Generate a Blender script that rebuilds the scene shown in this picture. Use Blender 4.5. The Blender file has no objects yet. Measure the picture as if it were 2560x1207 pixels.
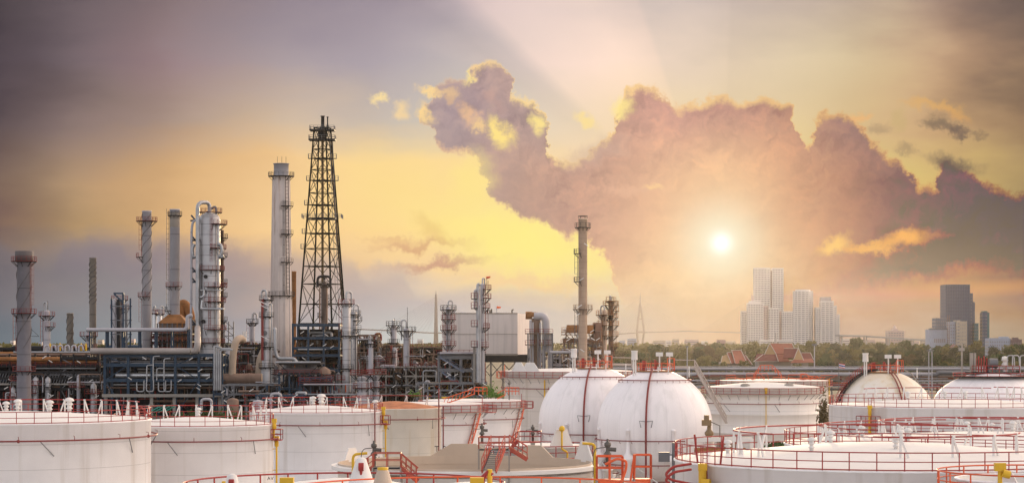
import bpy, math, random
from mathutils import Vector, Matrix
random.seed(7)
PI = math.pi
F = 5500.0      # focal length in photo pixels
H = 22.0        # eye height
HY = 850.0      # horizon row of the photo
def X(x, D): return (x-1280.0)/F*D
def Z(y, D): return H-(y-HY)/F*D
def P(x, y, D): return Vector((X(x, D), D, Z(y, D)))

sc = bpy.context.scene
# ---------------------------------------------------------------- camera
cam = bpy.data.cameras.new('camera'); co = bpy.data.objects.new('camera', cam)
sc.collection.objects.link(co); sc.camera = co
co.location = (0, 0, H); co.rotation_euler = (PI/2, 0, 0)
cam.sensor_width = 36; cam.lens = 36*F/2560; cam.shift_y = (HY-603.5)/2560
cam.clip_start = 1; cam.clip_end = 60000
sc.view_settings.view_transform = 'Standard'; sc.view_settings.look = 'None'
sc.view_settings.exposure = 0.0; sc.view_settings.gamma = 1
sc.cycles.volume_bounces = 1
sc.cycles.max_bounces = 6

# ---------------------------------------------------------------- colours
def lin(c):
    out = []
    for v in c[:3]:
        v = v/255.0
        out.append(v/12.92 if v <= .04045 else ((v+.055)/1.055)**2.4)
    return (out[0], out[1], out[2], 1)

# ---------------------------------------------------------------- world
SUN_AZ = math.radians(5.43)       # to the right of straight ahead (+Y)
SUN_EL = math.radians(3.6)
HAZE_D = 6e-5; HAZE_G = .87
w = bpy.data.worlds.new('World'); sc.world = w; w.use_nodes = True
nt = w.node_tree; nt.nodes.clear(); NN = nt.nodes; LL = nt.links
def setin(sock, v):
    if isinstance(v, bpy.types.NodeSocket): LL.new(v, sock)
    else: sock.default_value = v
def M(op, a, b=None, c=None, clamp=False):
    n = NN.new('ShaderNodeMath'); n.operation = op; n.use_clamp = clamp
    setin(n.inputs[0], a)
    if b is not None: setin(n.inputs[1], b)
    if c is not None: setin(n.inputs[2], c)
    return n.outputs[0]
def MR(v, a, b, c=0.0, d=1.0, smooth=True):
    n = NN.new('ShaderNodeMapRange'); n.interpolation_type = 'SMOOTHSTEP' if smooth else 'LINEAR'
    setin(n.inputs[0], v)
    for i, q in enumerate((a, b, c, d)): setin(n.inputs[i+1], q)
    return n.outputs[0]
def MIX(f, a, b, mode='MIX'):
    n = NN.new('ShaderNodeMix'); n.data_type = 'RGBA'; n.blend_type = mode
    setin(n.inputs[0], f); setin(n.inputs[6], a); setin(n.inputs[7], b)
    return n.outputs[2]
def RAMP(f, stops, interp='LINEAR'):
    n = NN.new('ShaderNodeValToRGB'); n.color_ramp.interpolation = interp
    el = n.color_ramp.elements
    while len(el) > 1: el.remove(el[-1])
    el[0].position = stops[0][0]; el[0].color = stops[0][1]
    for p, c in stops[1:]:
        e = el.new(p); e.color = c
    setin(n.inputs[0], f); return n.outputs[0]
def CURVE(f, pts, lo, hi):     # pts (u px, v px) -> v px
    n = NN.new('ShaderNodeFloatCurve'); c = n.mapping.curves[0]
    pp = [((u+100)/2760.0, (v-lo)/(hi-lo)) for u, v in pts]
    while len(c.points) < len(pp): c.points.new(.5, .5)
    for q, (a, b) in zip(c.points, pp): q.location = (a, b); q.handle_type = 'AUTO_CLAMPED'
    n.mapping.extend = 'HORIZONTAL'; n.mapping.update()
    setin(n.inputs[1], f)
    return M('MULTIPLY_ADD', n.outputs[0], hi-lo, lo)
tc = NN.new('ShaderNodeTexCoord'); sx = NN.new('ShaderNodeSeparateXYZ'); LL.new(tc.outputs['Generated'], sx.inputs[0])
dx, dy, dz = sx.outputs
dyc = M('MAXIMUM', dy, 0.05)
U = M('MULTIPLY_ADD', M('DIVIDE', dx, dyc), F, 1280.0)        # azimuth, in units of photo pixels
V = M('MULTIPLY_ADD', M('DIVIDE', dz, dyc), -F, HY)           # height
def combine(a, b, c=0.0):
    n = NN.new('ShaderNodeCombineXYZ'); setin(n.inputs[0], a); setin(n.inputs[1], b); setin(n.inputs[2], c); return n.outputs[0]
UV = combine(U, V)
def NOISE(vec, scale, detail=6, rough=.55, off=0.0):
    m = NN.new('ShaderNodeMapping'); m.inputs['Location'].default_value = (off, off*.7, off*.3)
    m.inputs['Scale'].default_value = (scale[0], scale[1], 1) if isinstance(scale, tuple) else (scale, scale, 1)
    LL.new(vec, m.inputs[0])
    n = NN.new('ShaderNodeTexNoise'); n.noise_dimensions = '2D'; n.inputs['Scale'].default_value = 1
    n.inputs['Detail'].default_value = detail; n.inputs['Roughness'].default_value = rough
    LL.new(m.outputs[0], n.inputs['Vector']); return n
nz = NOISE(UV, 1/90.0, 9, .66, 3.0)
sp = NN.new('ShaderNodeSeparateXYZ'); LL.new(nz.outputs['Color'], sp.inputs[0])
wu = M('MULTIPLY', M('SUBTRACT', sp.outputs[0], .5), 95.0); wv = M('MULTIPLY', M('SUBTRACT', sp.outputs[1], .5), 95.0)
UW = M('ADD', U, wu); VW = M('ADD', V, wv); UVW = combine(UW, VW)      # turbulent coordinates
ns = NOISE(UV, (1/420.0, 1/150.0), 4, .5, 11.0)                     # broad veil structure
US = M('MULTIPLY_ADD', M('SUBTRACT', ns.outputs[0], .5), 260.0, U)
VS = M('MULTIPLY_ADD', M('SUBTRACT', ns.outputs[0], .5), -170.0, V)
un = M('DIVIDE', M('ADD', US, 100.0), 2760.0, clamp=True)
US_ = [0, 200, 430, 700, 960, 1200, 1500, 1800, 2100, 2350, 2560]
rows = [
 (0,   [(80,70,74),(112,98,102),(140,122,124),(152,138,146),(166,152,160),(210,192,190),(218,200,192),(208,190,180),(192,172,156),(164,138,122),(116,98,90)]),
 (150, [(88,76,82),(122,106,110),(156,132,134),(176,160,162),(180,168,174),(208,194,188),(240,216,200),(230,208,184),(218,196,160),(194,160,128),(124,102,88)]),
 (300, [(96,82,84),(138,118,112),(172,148,134),(210,186,162),(206,190,174),(216,204,188),(240,216,184),(232,210,170),(218,190,144),(206,170,126),(158,128,98)]),
 (430, [(120,98,88),(172,142,112),(214,172,124),(244,204,148),(252,216,152),(250,218,160),(246,216,172),(236,208,150),(220,196,130),(212,182,118),(172,144,102)]),
 (560, [(132,106,92),(178,146,108),(216,174,124),(245,204,146),(252,214,148),(255,224,148),(255,230,146),(238,204,150),(226,180,122),(214,180,110),(170,148,98)]),
 (680, [(122,112,110),(152,140,134),(164,150,146),(206,176,152),(240,204,158),(248,216,160),(250,222,160),(240,206,164),(214,170,132),(200,160,120),(170,132,100)]),
 (780, [(118,122,128),(142,144,146),(154,153,154),(176,168,170),(202,192,188),(216,202,192),(224,206,186),(236,204,168),(220,182,150),(204,166,130),(184,150,118)]),
 (850, [(116,124,130),(130,138,144),(140,146,152),(180,178,178),(206,204,198),(218,212,200),(226,208,190),(238,204,172),(222,190,164),(202,176,148),(184,160,134)]),
]
row_cols = [RAMP(un, [((u+100)/2760.0, lin(c)) for u, c in zip(US_, cs)], 'CARDINAL') for _, cs in rows]
sky = row_cols[0]
for i in range(1, len(rows)):
    sky = MIX(MR(VS, float(rows[i-1][0]), float(rows[i][0]), smooth=False), sky, row_cols[i])
# sun shafts fanning out above the cloud, by angle about the sun
ang = M('ARCTAN2', M('SUBTRACT', U, 1803.0), M('SUBTRACT', 607.0, V))       # 0 = straight up
ray = RAMP(M('MULTIPLY_ADD', ang, 1/PI, .5), [(.0,(.93,)*3+(1,)),(.19,(.96,)*3+(1,)),(.215,(.86,.86,.88,1)),(.232,(.88,.88,.91,1)),(.25,(1.14,1.09,1.07,1)),(.34,(1.16,1.11,1.08,1)),(.392,(1.05,1.02,1.01,1)),(.40,(.97,)*3+(1,)),(.47,(1.0,)*3+(1,)),(.508,(1.0,)*3+(1,)),(.515,(.96,)*3+(1,)),(.60,(1.0,)*3+(1,)),(1.0,(.97,)*3+(1,))])
sky = MIX(MR(V, 420.0, 120.0), sky, MIX(1.0, sky, ray, 'MULTIPLY'))
def blob(cx, cy, rx, ry, rot=0.0, soft=.55, vec=None, r0=1.0):
    m = NN.new('ShaderNodeMapping'); m.vector_type = 'TEXTURE'
    m.inputs['Location'].default_value = (cx, cy, 0); m.inputs['Rotation'].default_value = (0, 0, math.radians(rot))
    m.inputs['Scale'].default_value = (rx, ry, 1); LL.new(vec or UVW, m.inputs[0])
    l = NN.new('ShaderNodeVectorMath'); l.operation = 'LENGTH'; LL.new(m.outputs[0], l.inputs[0])
    return MR(l.outputs['Value'], r0*(1+soft), r0*(1-soft))
def paint(col, c, mask, k=1.0):
    return MIX(M('MULTIPLY', mask, k) if k != 1 else mask, col, lin(c))
# low bank of mauve cloud along the horizon at the left
lowT = CURVE(M('DIVIDE', M('ADD', M('MULTIPLY_ADD', wu, .5, U), 100.0), 2760.0, clamp=True),
  [(-100,560),(60,640),(120,668),(160,612),(240,600),(300,612),(340,655),(400,600),(440,640),(480,632),(600,628),(650,655),(760,640),(880,650),(930,700),(1000,690),(1050,735),(1150,720),(1400,720),(1550,800),(1800,900),(2660,900)], 500, 1000)
dlow = M('SUBTRACT', M('MULTIPLY_ADD', wv, .45, V), lowT)
lowcol = RAMP(un, [(0,lin((106,100,108))),(.12,lin((142,131,133))),(.25,lin((162,149,147))),(.32,lin((188,168,160))),(.45,lin((204,186,176))),(.6,lin((224,200,182))),(1,lin((210,170,140)))])
lowm = M('MULTIPLY', MR(dlow, -16.0, 26.0), MR(V, 860.0, 700.0, .15, .62))
sky = MIX(lowm, sky, lowcol)
rimm = M('MULTIPLY', MR(dlow, -26.0, -2.0), MR(dlow, 30.0, 6.0))

# drifting peach streaks in the bright gap
for a in ((1060,612,100,9,-4,(214,160,124),.75),(1110,655,115,12,-9,(206,158,134),.85),(1085,575,45,20,35,(222,170,116),.55),(1000,600,70,8,-2,(214,160,124),.4),
          (1350,705,150,16,4,(240,196,160),.5),(980,690,60,26,0,(196,178,172),.5),(330,640,200,40,0,(140,126,134),.5),(590,655,120,40,0,(170,148,146),.45)):
    sky = paint(sky, a[5], blob(*a[:5], soft=.8), a[6])
sky = paint(sky, (255,238,142), blob(1330,608,200,62,12,soft=.95), .95)
sky = paint(sky, (255,228,140), blob(1010,480,170,80,10,soft=.95), .35)
# the big cumulus bank
top = [(-100,1200),(1030,1200),(1044,330),(1070,262),(1092,200),(1150,196),(1185,175),(1235,162),(1268,180),(1278,232),(1320,236),(1352,262),(1368,330),(1378,385),(1430,402),(1480,380),(1530,330),(1548,270),(1562,222),(1600,212),(1650,228),(1700,258),(1740,250),(1790,236),(1850,256),(1900,250),(1965,250),(1990,290),(2004,365),(2040,300),(2100,278),(2140,300),(2190,368),(2260,400),(2290,462),(2330,470),(2370,402),(2420,430),(2480,462),(2560,490),(2660,520)]
bot = [(-100,-200),(1030,-200),(1048,300),(1075,330),(1100,372),(1160,392),(1215,440),(1226,500),(1270,530),(1330,555),(1400,580),(1450,592),(1500,628),(1530,690),(1600,790),(1700,820),(1900,790),(2000,745),(2150,728),(2300,712),(2450,690),(2560,690),(2660,690)]
uw = M('DIVIDE', M('ADD', UW, 100.0), 2760.0, clamp=True)
T = CURVE(uw, top, -250, 1250); B = CURVE(uw, bot, -250, 1250)
dT = M('SUBTRACT', VW, T); dB = M('SUBTRACT', B, VW)
dB2 = M('MULTIPLY', dB, MR(U, 1450.0, 1650.0, 1.0, .30))      # the underside melts into the glow to the right
d = M('MINIMUM', dT, dB2)
cm = MR(d, -7.0, 9.0)
inu = M('DIVIDE', M('ADD', U, 100.0), 2760.0, clamp=True)
c_hi = RAMP(inu, [((u+100)/2760.0, lin(c)) for u, c in ((1050,(184,162,158)),(1130,(176,154,156)),(1250,(186,158,152)),(1400,(184,158,150)),(1560,(206,160,144)),(1700,(202,152,142)),(1850,(190,142,130)),(1980,(192,144,124)),(2120,(158,124,118)),(2250,(140,112,110)),(2400,(128,102,104)),(2560,(112,92,98)))])
c_mid = RAMP(inu, [((u+100)/2760.0, lin(c)) for u, c in ((1050,(190,166,158)),(1300,(192,158,142)),(1450,(200,158,140)),(1600,(222,172,146)),(1803,(236,186,146)),(1980,(208,152,122)),(2120,(178,130,110)),(2250,(144,110,104)),(2400,(124,90,100)),(2560,(108,78,94)))])
c_lo = RAMP(inu, [((u+100)/2760.0, lin(c)) for u, c in ((1300,(206,170,148)),(1500,(234,184,152)),(1700,(244,208,164)),(1900,(240,204,160)),(2050,(214,164,128)),(2200,(166,128,114)),(2350,(150,108,108)),(2560,(132,94,100)))])
cc = MIX(MR(V, 260.0, 480.0), c_hi, c_mid); cc = MIX(MR(V, 520.0, 690.0), cc, c_lo)
n2 = NOISE(UVW, (1/230.0, 1/170.0), 6, .58, 23.0)
cc = MIX(1.0, cc, RAMP(n2.outputs[0], [(.28,(.80,.80,.84,1)),(.5,(.98,.98,.98,1)),(.74,(1.18,1.13,1.05,1))]), 'MULTIPLY')
# billows: relief of a puffy noise, lit from above and from the sun's side
def puff(off):
    mp_ = NN.new('ShaderNodeMapping'); mp_.inputs['Location'].default_value = (off[0], off[1], 0); LL.new(UVW, mp_.inputs[0])
    q = NOISE(mp_.outputs[0], 1/105.0, 5, .52, 41.0); return M('ABSOLUTE', M('SUBTRACT', q.outputs[0], .5))
rel = M('SUBTRACT', puff((0,0)), puff((9,13)))
cc = MIX(1.0, cc, RAMP(M('MULTIPLY_ADD', M('MULTIPLY', rel, MR(dT, 300.0, 40.0, .25, 1.0)), 2.3, .5), [(.2,(.84,.83,.86,1)),(.5,(1,1,1,1)),(.8,(1.16,1.12,1.06,1))]), 'MULTIPLY')
gold = RAMP(inu, [((u+100)/2760.0, lin(c)) for u, c in ((1050,(248,204,150)),(1300,(255,222,152)),(1600,(252,212,150)),(1900,(246,206,140)),(2100,(236,184,116)),(2400,(222,160,96)),(2560,(160,120,80)))])
d_r = M('MINIMUM', dT, M('MULTIPLY_ADD', dB2, 1.0, 10.0))
rim = M('MULTIPLY', MR(M('ADD', d_r, M('MULTIPLY', M('SUBTRACT', n2.outputs[0], .5), 50.0)), 26.0, 0.0), MR(U, 1450.0, 1900.0, .92, .75))
cc = MIX(rim, cc, gold)
# sunlit openings and folds inside the tower at the left
for a in ((1115,232,34,12,10,(250,208,146),.8),(1120,250,20,10,20,(246,200,140),.6),(1172,285,16,26,-25,(240,194,150),.75),(1248,330,20,42,-28,(255,226,140),1),(1200,315,10,16,-20,(250,212,150),.8),
          (1340,308,17,26,-10,(255,230,146),.9),(1225,250,28,14,30,(208,168,152),.6),(1130,380,50,12,20,(236,190,150),.6),(1165,190,10,22,20,(255,230,150),.9),
          (1560,480,70,12,5,(232,182,156),.5),(1640,470,20,8,0,(250,206,150),.7),(1240,560,100,26,24,(248,190,120),.5)):
    cc = paint(cc, a[5], blob(*a[:5], soft=.7), a[6])
for a in ((1110,240,30,60,-20,(168,148,152),.5),(1180,235,70,24,35,(166,144,148),.6),(1130,340,60,34,10,(174,154,152),.6)):
    cc = paint(cc, a[5], blob(*a[:5], soft=.8), a[6]*.6)
fade = MR(V, 820.0, 640.0, 0.0, 1.0)
sky = MIX(M('MULTIPLY', cm, fade), sky, cc)
# holes of fire low in the right-hand bank, loose cloudlets
for a in ((2085,612,42,20,-15,(255,204,120),.95),(2140,612,30,10,0,(232,170,110),.5),(2180,618,50,14,4,(250,190,112),.85),(2260,598,50,22,-18,(252,186,108),.95),(2320,596,40,12,-14,(214,156,104),.5),
          (945,247,18,9,15,(250,222,160),.9),(1008,275,20,20,50,(246,214,160),.85),(1066,228,24,10,5,(252,216,150),.9),(1068,285,14,22,-10,(252,216,150),.9),(1465,305,30,11,35,(252,224,150),.85),(1555,262,24,22,-60,(255,230,150),.9),
          (1185,455,44,60,10,(255,232,142),.55),(2330,262,62,10,8,(222,172,104),.6),(2390,285,40,12,25,(222,168,100),.55),(2150,288,26,12,-15,(236,180,116),.7),(2240,300,20,30,20,(196,172,116),.4)):
    sky = paint(sky, a[5], blob(*a[:5], soft=.75), a[6])
for a in ((2370,318,52,13,12,(128,108,92),.75),(2400,325,22,10,10,(116,98,88),.7),(2340,305,26,16,0,(134,114,94),.6),(2385,410,52,22,10,(98,84,84),.85),(2280,372,24,12,15,(140,118,96),.5),(2190,325,22,14,0,(160,136,108),.5),(2445,340,12,8,0,(130,110,92),.5),
          (1490,385,70,26,-20,(204,172,156),.5)):
    sky = paint(sky, a[5], blob(*a[:5], soft=.75), a[6])
# orange band of light beneath the right-hand bank
sky = paint(sky, (232,172,118), blob(2330,728,330,16,-3,soft=.9,vec=UV), .55)
# the sun in thin cloud: a radial falloff about its true direction
rr = NN.new('ShaderNodeVectorMath'); rr.operation = 'DISTANCE'; LL.new(UV, rr.inputs[0]); rr.inputs[1].default_value = (1803, 607, 0)
r = rr.outputs['Value']
g0 = M('POWER', 2.718, M('MULTIPLY', M('DIVIDE', r, 265.0), M('DIVIDE', r, -265.0)))
sky = MIX(M('MULTIPLY', g0, .66), sky, lin((252,212,166)))
sky = MIX(M('MULTIPLY', M('POWER', 2.718, M('MULTIPLY', M('DIVIDE', r, 92.0), M('DIVIDE', r, -92.0))), .9), sky, lin((255,247,216)))
g1 = M('POWER', 2.718, M('MULTIPLY', M('DIVIDE', r, 24.0), M('DIVIDE', r, -24.0)))
sky = MIX(1.0, sky, MIX(g1, (0,0,0,1), (.25,.35,.5,1)), 'ADD')
# the sky stands behind a few kilometres of hazy air: what the air adds is taken off the radiance beyond it
tau = M('MULTIPLY', M('MINIMUM', M('DIVIDE', 154.0, M('MAXIMUM', dz, .0001)), 7900.0), HAZE_D)
TR = M('POWER', 2.71828, M('MULTIPLY', tau, -1.0)); AIR = M('SUBTRACT', 1.0, TR)
sdot = NN.new('ShaderNodeVectorMath'); sdot.operation = 'DOT_PRODUCT'; LL.new(tc.outputs['Generated'], sdot.inputs[0]); sdot.inputs[1].default_value = (math.sin(SUN_AZ)*math.cos(SUN_EL), math.cos(SUN_AZ)*math.cos(SUN_EL), math.sin(SUN_EL))
hg = M('DIVIDE', (1-HAZE_G**2)/(4*PI), M('POWER', M('MAXIMUM', M('MULTIPLY_ADD', sdot.outputs['Value'], -2*HAZE_G, 1+HAZE_G**2), .001), 1.5))
ss = NN.new('ShaderNodeSeparateColor'); LL.new(sky, ss.inputs[0]); chn = []
for i, (a_, b_) in enumerate(((.262,.082),(.186,.064),(.116,.058))):
    air = M('MULTIPLY', M('MULTIPLY_ADD', hg, a_, b_), AIR); chn.append(M('DIVIDE', M('MAXIMUM', M('SUBTRACT', ss.outputs[i], air), .02), TR))
cmb = NN.new('ShaderNodeCombineColor')
for i in range(3): LL.new(chn[i], cmb.inputs[i])
sky = cmb.outputs[0]
# all around, away from the sunset quarter: the open sky
nish = NN.new('ShaderNodeTexSky'); nish.sky_type = 'NISHITA'; nish.sun_disc = False
nish.sun_elevation = SUN_EL; nish.sun_rotation = SUN_AZ; nish.air_density = 1.3; nish.dust_density = 2.5
open_sky = MIX(1.0, MIX(1.0, nish.outputs[0], (.15,.15,.15,1), 'MULTIPLY'), MIX(MR(dz, .05, .7), (1.20,1.20,1.34,1), (.66,.62,.66,1)), 'ADD')
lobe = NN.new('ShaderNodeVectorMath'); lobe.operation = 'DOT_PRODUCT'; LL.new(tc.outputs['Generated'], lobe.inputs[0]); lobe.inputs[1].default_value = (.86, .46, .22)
open_sky = MIX(1.0, open_sky, MIX(MR(lobe.outputs['Value'], .35, .98), (0,0,0,1), (2.5,1.8,1.2,1)), 'ADD')      # warm glow added outside the view to light right-hand sides
quarter = M('MULTIPLY', MR(dy, .86, .95), MR(dz, .30, .18))
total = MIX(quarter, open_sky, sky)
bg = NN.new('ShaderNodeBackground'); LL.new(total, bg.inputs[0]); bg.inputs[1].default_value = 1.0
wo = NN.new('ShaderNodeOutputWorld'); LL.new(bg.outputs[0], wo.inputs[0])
w.cycles.sampling_method = 'MANUAL'; w.cycles.sample_map_resolution = 1024

sl = bpy.data.lights.new('sun', 'SUN'); so = bpy.data.objects.new('sun', sl); sc.collection.objects.link(so)
sl.energy = 2.4; sl.angle = math.radians(.6); sl.color = (1, .72, .42)
sd = Vector((math.sin(SUN_AZ)*math.cos(SUN_EL), math.cos(SUN_AZ)*math.cos(SUN_EL), math.sin(SUN_EL)))
so.rotation_euler = (-sd).to_track_quat('-Z', 'Y').to_euler()

# ---------------------------------------------------------------- materials
MATS = {}
def mat(name, col, rough=.6, metal=0.0, var=.12, scale=.3, streak=None, streak_amt=0.0, streak_thr=.6, seams=None, transl=None, bump=0, spec=.3, grain=None):
    if name in MATS: return MATS[name]
    m = bpy.data.materials.new(name); m.use_nodes = True; n = m.node_tree.nodes; l = m.node_tree.links
    b = n['Principled BSDF']; b.inputs['Roughness'].default_value = rough; b.inputs['Metallic'].default_value = metal
    b.inputs['Specular IOR Level'].default_value = spec
    tcn = n.new('ShaderNodeTexCoord')
    tx = n.new('ShaderNodeTexNoise'); tx.inputs['Scale'].default_value = scale; tx.inputs['Detail'].default_value = 6; tx.inputs['Roughness'].default_value = .6
    l.new(tcn.outputs['Object'], tx.inputs['Vector'])
    cr = n.new('ShaderNodeValToRGB'); e = cr.color_ramp.elements
    e[0].position = .3; e[1].position = .7
    e[0].color = tuple(c*(1-var) for c in col[:3])+(1,); e[1].color = tuple(min(1, c*(1+var*.6)) for c in col[:3])+(1,)
    l.new(tx.outputs[0], cr.inputs[0]); out = cr.outputs[0]
    if grain:
        g = n.new('ShaderNodeTexNoise'); g.inputs['Scale'].default_value = grain; g.inputs['Detail'].default_value = 3
        l.new(tcn.outputs['Object'], g.inputs['Vector'])
        mx = n.new('ShaderNodeMix'); mx.data_type = 'RGBA'; mx.blend_type = 'MULTIPLY'; mx.inputs[0].default_value = 1
        c2 = n.new('ShaderNodeValToRGB'); c2.color_ramp.elements[0].color = (.6,.6,.6,1); c2.color_ramp.elements[0].position = .35; c2.color_ramp.elements[1].color = (1.2,1.2,1.2,1); c2.color_ramp.elements[1].position = .65
        l.new(g.outputs[0], c2.inputs[0]); l.new(out, mx.inputs[6]); l.new(c2.outputs[0], mx.inputs[7]); out = mx.outputs[2]
    if seams:
        s = n.new('ShaderNodeSeparateXYZ'); l.new(tcn.outputs['Object'], s.inputs[0])
        a = n.new('ShaderNodeMath'); a.operation = 'MULTIPLY'; a.inputs[1].default_value = 1.0/seams[0]; l.new(s.outputs[2], a.inputs[0])
        fr = n.new('ShaderNodeMath'); fr.operation = 'FRACT'; l.new(a.outputs[0], fr.inputs[0])
        lt = n.new('ShaderNodeMath'); lt.operation = 'LESS_THAN'; lt.inputs[1].default_value = seams[1]/seams[0]; l.new(fr.outputs[0], lt.inputs[0])
        ml = n.new('ShaderNodeMath'); ml.operation = 'MULTIPLY'; ml.inputs[1].default_value = seams[2]; l.new(lt.outputs[0], ml.inputs[0])
        mx = n.new('ShaderNodeMix'); mx.data_type = 'RGBA'; l.new(ml.outputs[0], mx.inputs[0]); l.new(out, mx.inputs[6]); mx.inputs[7].default_value = tuple(c*.35 for c in col[:3])+(1,)
        out = mx.outputs[2]
    if streak:
        mp = n.new('ShaderNodeMapping'); mp.inputs['Scale'].default_value = (1, 1, .06); l.new(tcn.outputs['Object'], mp.inputs[0])
        t2 = n.new('ShaderNodeTexNoise'); t2.inputs['Scale'].default_value = .9; t2.inputs['Detail'].default_value = 5; l.new(mp.outputs[0], t2.inputs['Vector'])
        mr = n.new('ShaderNodeMapRange'); mr.inputs[1].default_value = streak_thr; mr.inputs[2].default_value = streak_thr+.14; mr.inputs[4].default_value = streak_amt; l.new(t2.outputs[0], mr.inputs[0])
        mx = n.new('ShaderNodeMix'); mx.data_type = 'RGBA'; l.new(mr.outputs[0], mx.inputs[0]); l.new(out, mx.inputs[6]); mx.inputs[7].default_value = streak+(1,)
        out = mx.outputs[2]
    l.new(out, b.inputs['Base Color'])
    if bump:
        bp = n.new('ShaderNodeBump'); bp.inputs['Strength'].default_value = bump; bp.inputs['Distance'].default_value = .1
        l.new(tx.outputs[0], bp.inputs['Height']); l.new(bp.outputs[0], b.inputs['Normal'])
    if transl:
        tr = n.new('ShaderNodeBsdfTranslucent'); l.new(out, tr.inputs[0]); ms = n.new('ShaderNodeMixShader'); ms.inputs[0].default_value = transl
        l.new(b.outputs[0], ms.inputs[1]); l.new(tr.outputs[0], ms.inputs[2]); l.new(ms.outputs[0], n['Material Output'].inputs[0])
    MATS[name] = m; return m
WHITE = mat('tank_white', (.84,.82,.83), .5, streak=(.56,.51,.46), streak_amt=.45, streak_thr=.52, seams=(2.4,.06,.38), var=.07, bump=.05)
ROOFW = mat('tank_roof_white', (.68,.65,.62), .75, streak=(.55,.52,.48), streak_amt=.3, streak_thr=.56, var=.06)
CREAM = mat('tank_cream', (.72,.67,.59), .5, streak=(.54,.40,.20), streak_amt=.5, streak_thr=.57, seams=(2.4,.06,.3), var=.08)
OLDW = mat('tank_old_white', (.74,.69,.65), .5, streak=(.48,.42,.34), streak_amt=.4, streak_thr=.56, seams=(2.8,.08,.35), var=.06)
BEIGE = mat('tank_inner_beige', (.50,.40,.31), .6, var=.1, streak=(.42,.32,.24), streak_amt=.4)
SPHW = mat('sphere_white', (.82,.77,.765), .42, streak=(.62,.59,.57), streak_amt=.35, streak_thr=.52, var=.05, scale=.15)
_n = SPHW.node_tree.nodes; _l = SPHW.node_tree.links      # petal plates welded along the meridians
_o = _n['Principled BSDF'].inputs['Base Color'].links[0].from_socket
_t = _n.new('ShaderNodeTexCoord'); _g = _n.new('ShaderNodeTexGradient'); _g.gradient_type = 'RADIAL'; _l.new(_t.outputs['Object'], _g.inputs[0])
_a = _n.new('ShaderNodeMath'); _a.operation = 'MULTIPLY'; _a.inputs[1].default_value = 22; _l.new(_g.outputs['Fac'], _a.inputs[0]); _f = _n.new('ShaderNodeMath'); _f.operation = 'FRACT'; _l.new(_a.outputs[0], _f.inputs[0])
_c = _n.new('ShaderNodeValToRGB'); _e = _c.color_ramp.elements; _e[0].position = 0; _e[0].color = (.93,.92,.93,1); _e[1].position = .06; _e[1].color = (1,1,1,1); _x = _e.new(.5); _x.color = (.97,.968,.97,1); _x = _e.new(.93); _x.color = (1,1,1,1); _x = _e.new(1.0); _x.color = (.95,.94,.95,1); _l.new(_f.outputs[0], _c.inputs[0])
_m = _n.new('ShaderNodeMix'); _m.data_type = 'RGBA'; _m.blend_type = 'MULTIPLY'; _m.inputs[0].default_value = 1; _l.new(_o, _m.inputs[6]); _l.new(_c.outputs[0], _m.inputs[7]); _l.new(_m.outputs[2], _n['Principled BSDF'].inputs['Base Color'])
SPHY = mat('sphere_stained', (.74,.70,.64), .5, streak=(.58,.44,.24), streak_amt=.4, streak_thr=.52, var=.08, scale=.15)
_n = SPHY.node_tree.nodes; _l = SPHY.node_tree.links      # rust wash that starts at the crown and runs down
_o = _n['Principled BSDF'].inputs['Base Color'].links[0].from_socket
_t = _n.new('ShaderNodeTexCoord'); _s = _n.new('ShaderNodeSeparateXYZ'); _l.new(_t.outputs['Object'], _s.inputs[0])
_q = _n.new('ShaderNodeTexNoise'); _q.inputs['Scale'].default_value = .22; _q.inputs['Detail'].default_value = 5; _l.new(_t.outputs['Object'], _q.inputs['Vector'])
_a = _n.new('ShaderNodeMath'); _a.operation = 'MULTIPLY_ADD'; _a.inputs[1].default_value = 9.0; _l.new(_q.outputs[0], _a.inputs[0]); _l.new(_s.outputs[2], _a.inputs[2])
_r = _n.new('ShaderNodeMapRange'); _r.inputs[1].default_value = 19.0; _r.inputs[2].default_value = 23.0; _r.inputs[4].default_value = .6; _l.new(_a.outputs[0], _r.inputs[0])
_m = _n.new('ShaderNodeMix'); _m.data_type = 'RGBA'; _l.new(_r.outputs[0], _m.inputs[0]); _l.new(_o, _m.inputs[6]); _m.inputs[7].default_value = (.52,.34,.10,1); _l.new(_m.outputs[2], _n['Principled BSDF'].inputs['Base Color'])
RUSTR = mat('rusty_roof', (.42,.15,.06), .8, var=.4, scale=.8)
REDP = mat('plant_red', (.20,.022,.02), .6, var=.3)
RED = mat('red_paint', (.31,.032,.028), .5, var=.2)
ORED = mat('orange_red_paint', (.66,.11,.035), .5, var=.2)
DRED = mat('dark_red_paint', (.20,.03,.028), .5, var=.2)
YEL = mat('yellow_paint', (.66,.40,.03), .5)
GREYR = mat('grey_steel', (.15,.15,.16), .5, .3)
SILV = mat('silver_cladding', (.50,.50,.51), .36, .75, seams=(1.6,.06,.25), var=.15)
SILVP = mat('silver_pipe', (.36,.36,.37), .4, .6, var=.25)
INS = mat('insulated_cladding', (.40,.385,.39), .42, .4, seams=(3.2,.2,.75), var=.14, streak=(.3,.22,.18), streak_amt=.4, streak_thr=.6)
STK = mat('stack_grey', (.21,.20,.225), .6, .1, seams=(9,.25,.6), var=.14, streak=(.2,.14,.11), streak_amt=.5, streak_thr=.6)
STKW = mat('stack_pale', (.40,.385,.41), .6, .1, seams=(11,.3,.55), var=.1, streak=(.34,.26,.2), streak_amt=.4)
STKT = mat('stack_tan', (.27,.235,.20), .7, seams=(6,.35,.6), var=.2)
CONC = mat('chimney_concrete', (.58,.50,.46), .75, var=.08, streak=(.25,.13,.06), streak_amt=.6, streak_thr=.59)
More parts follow.
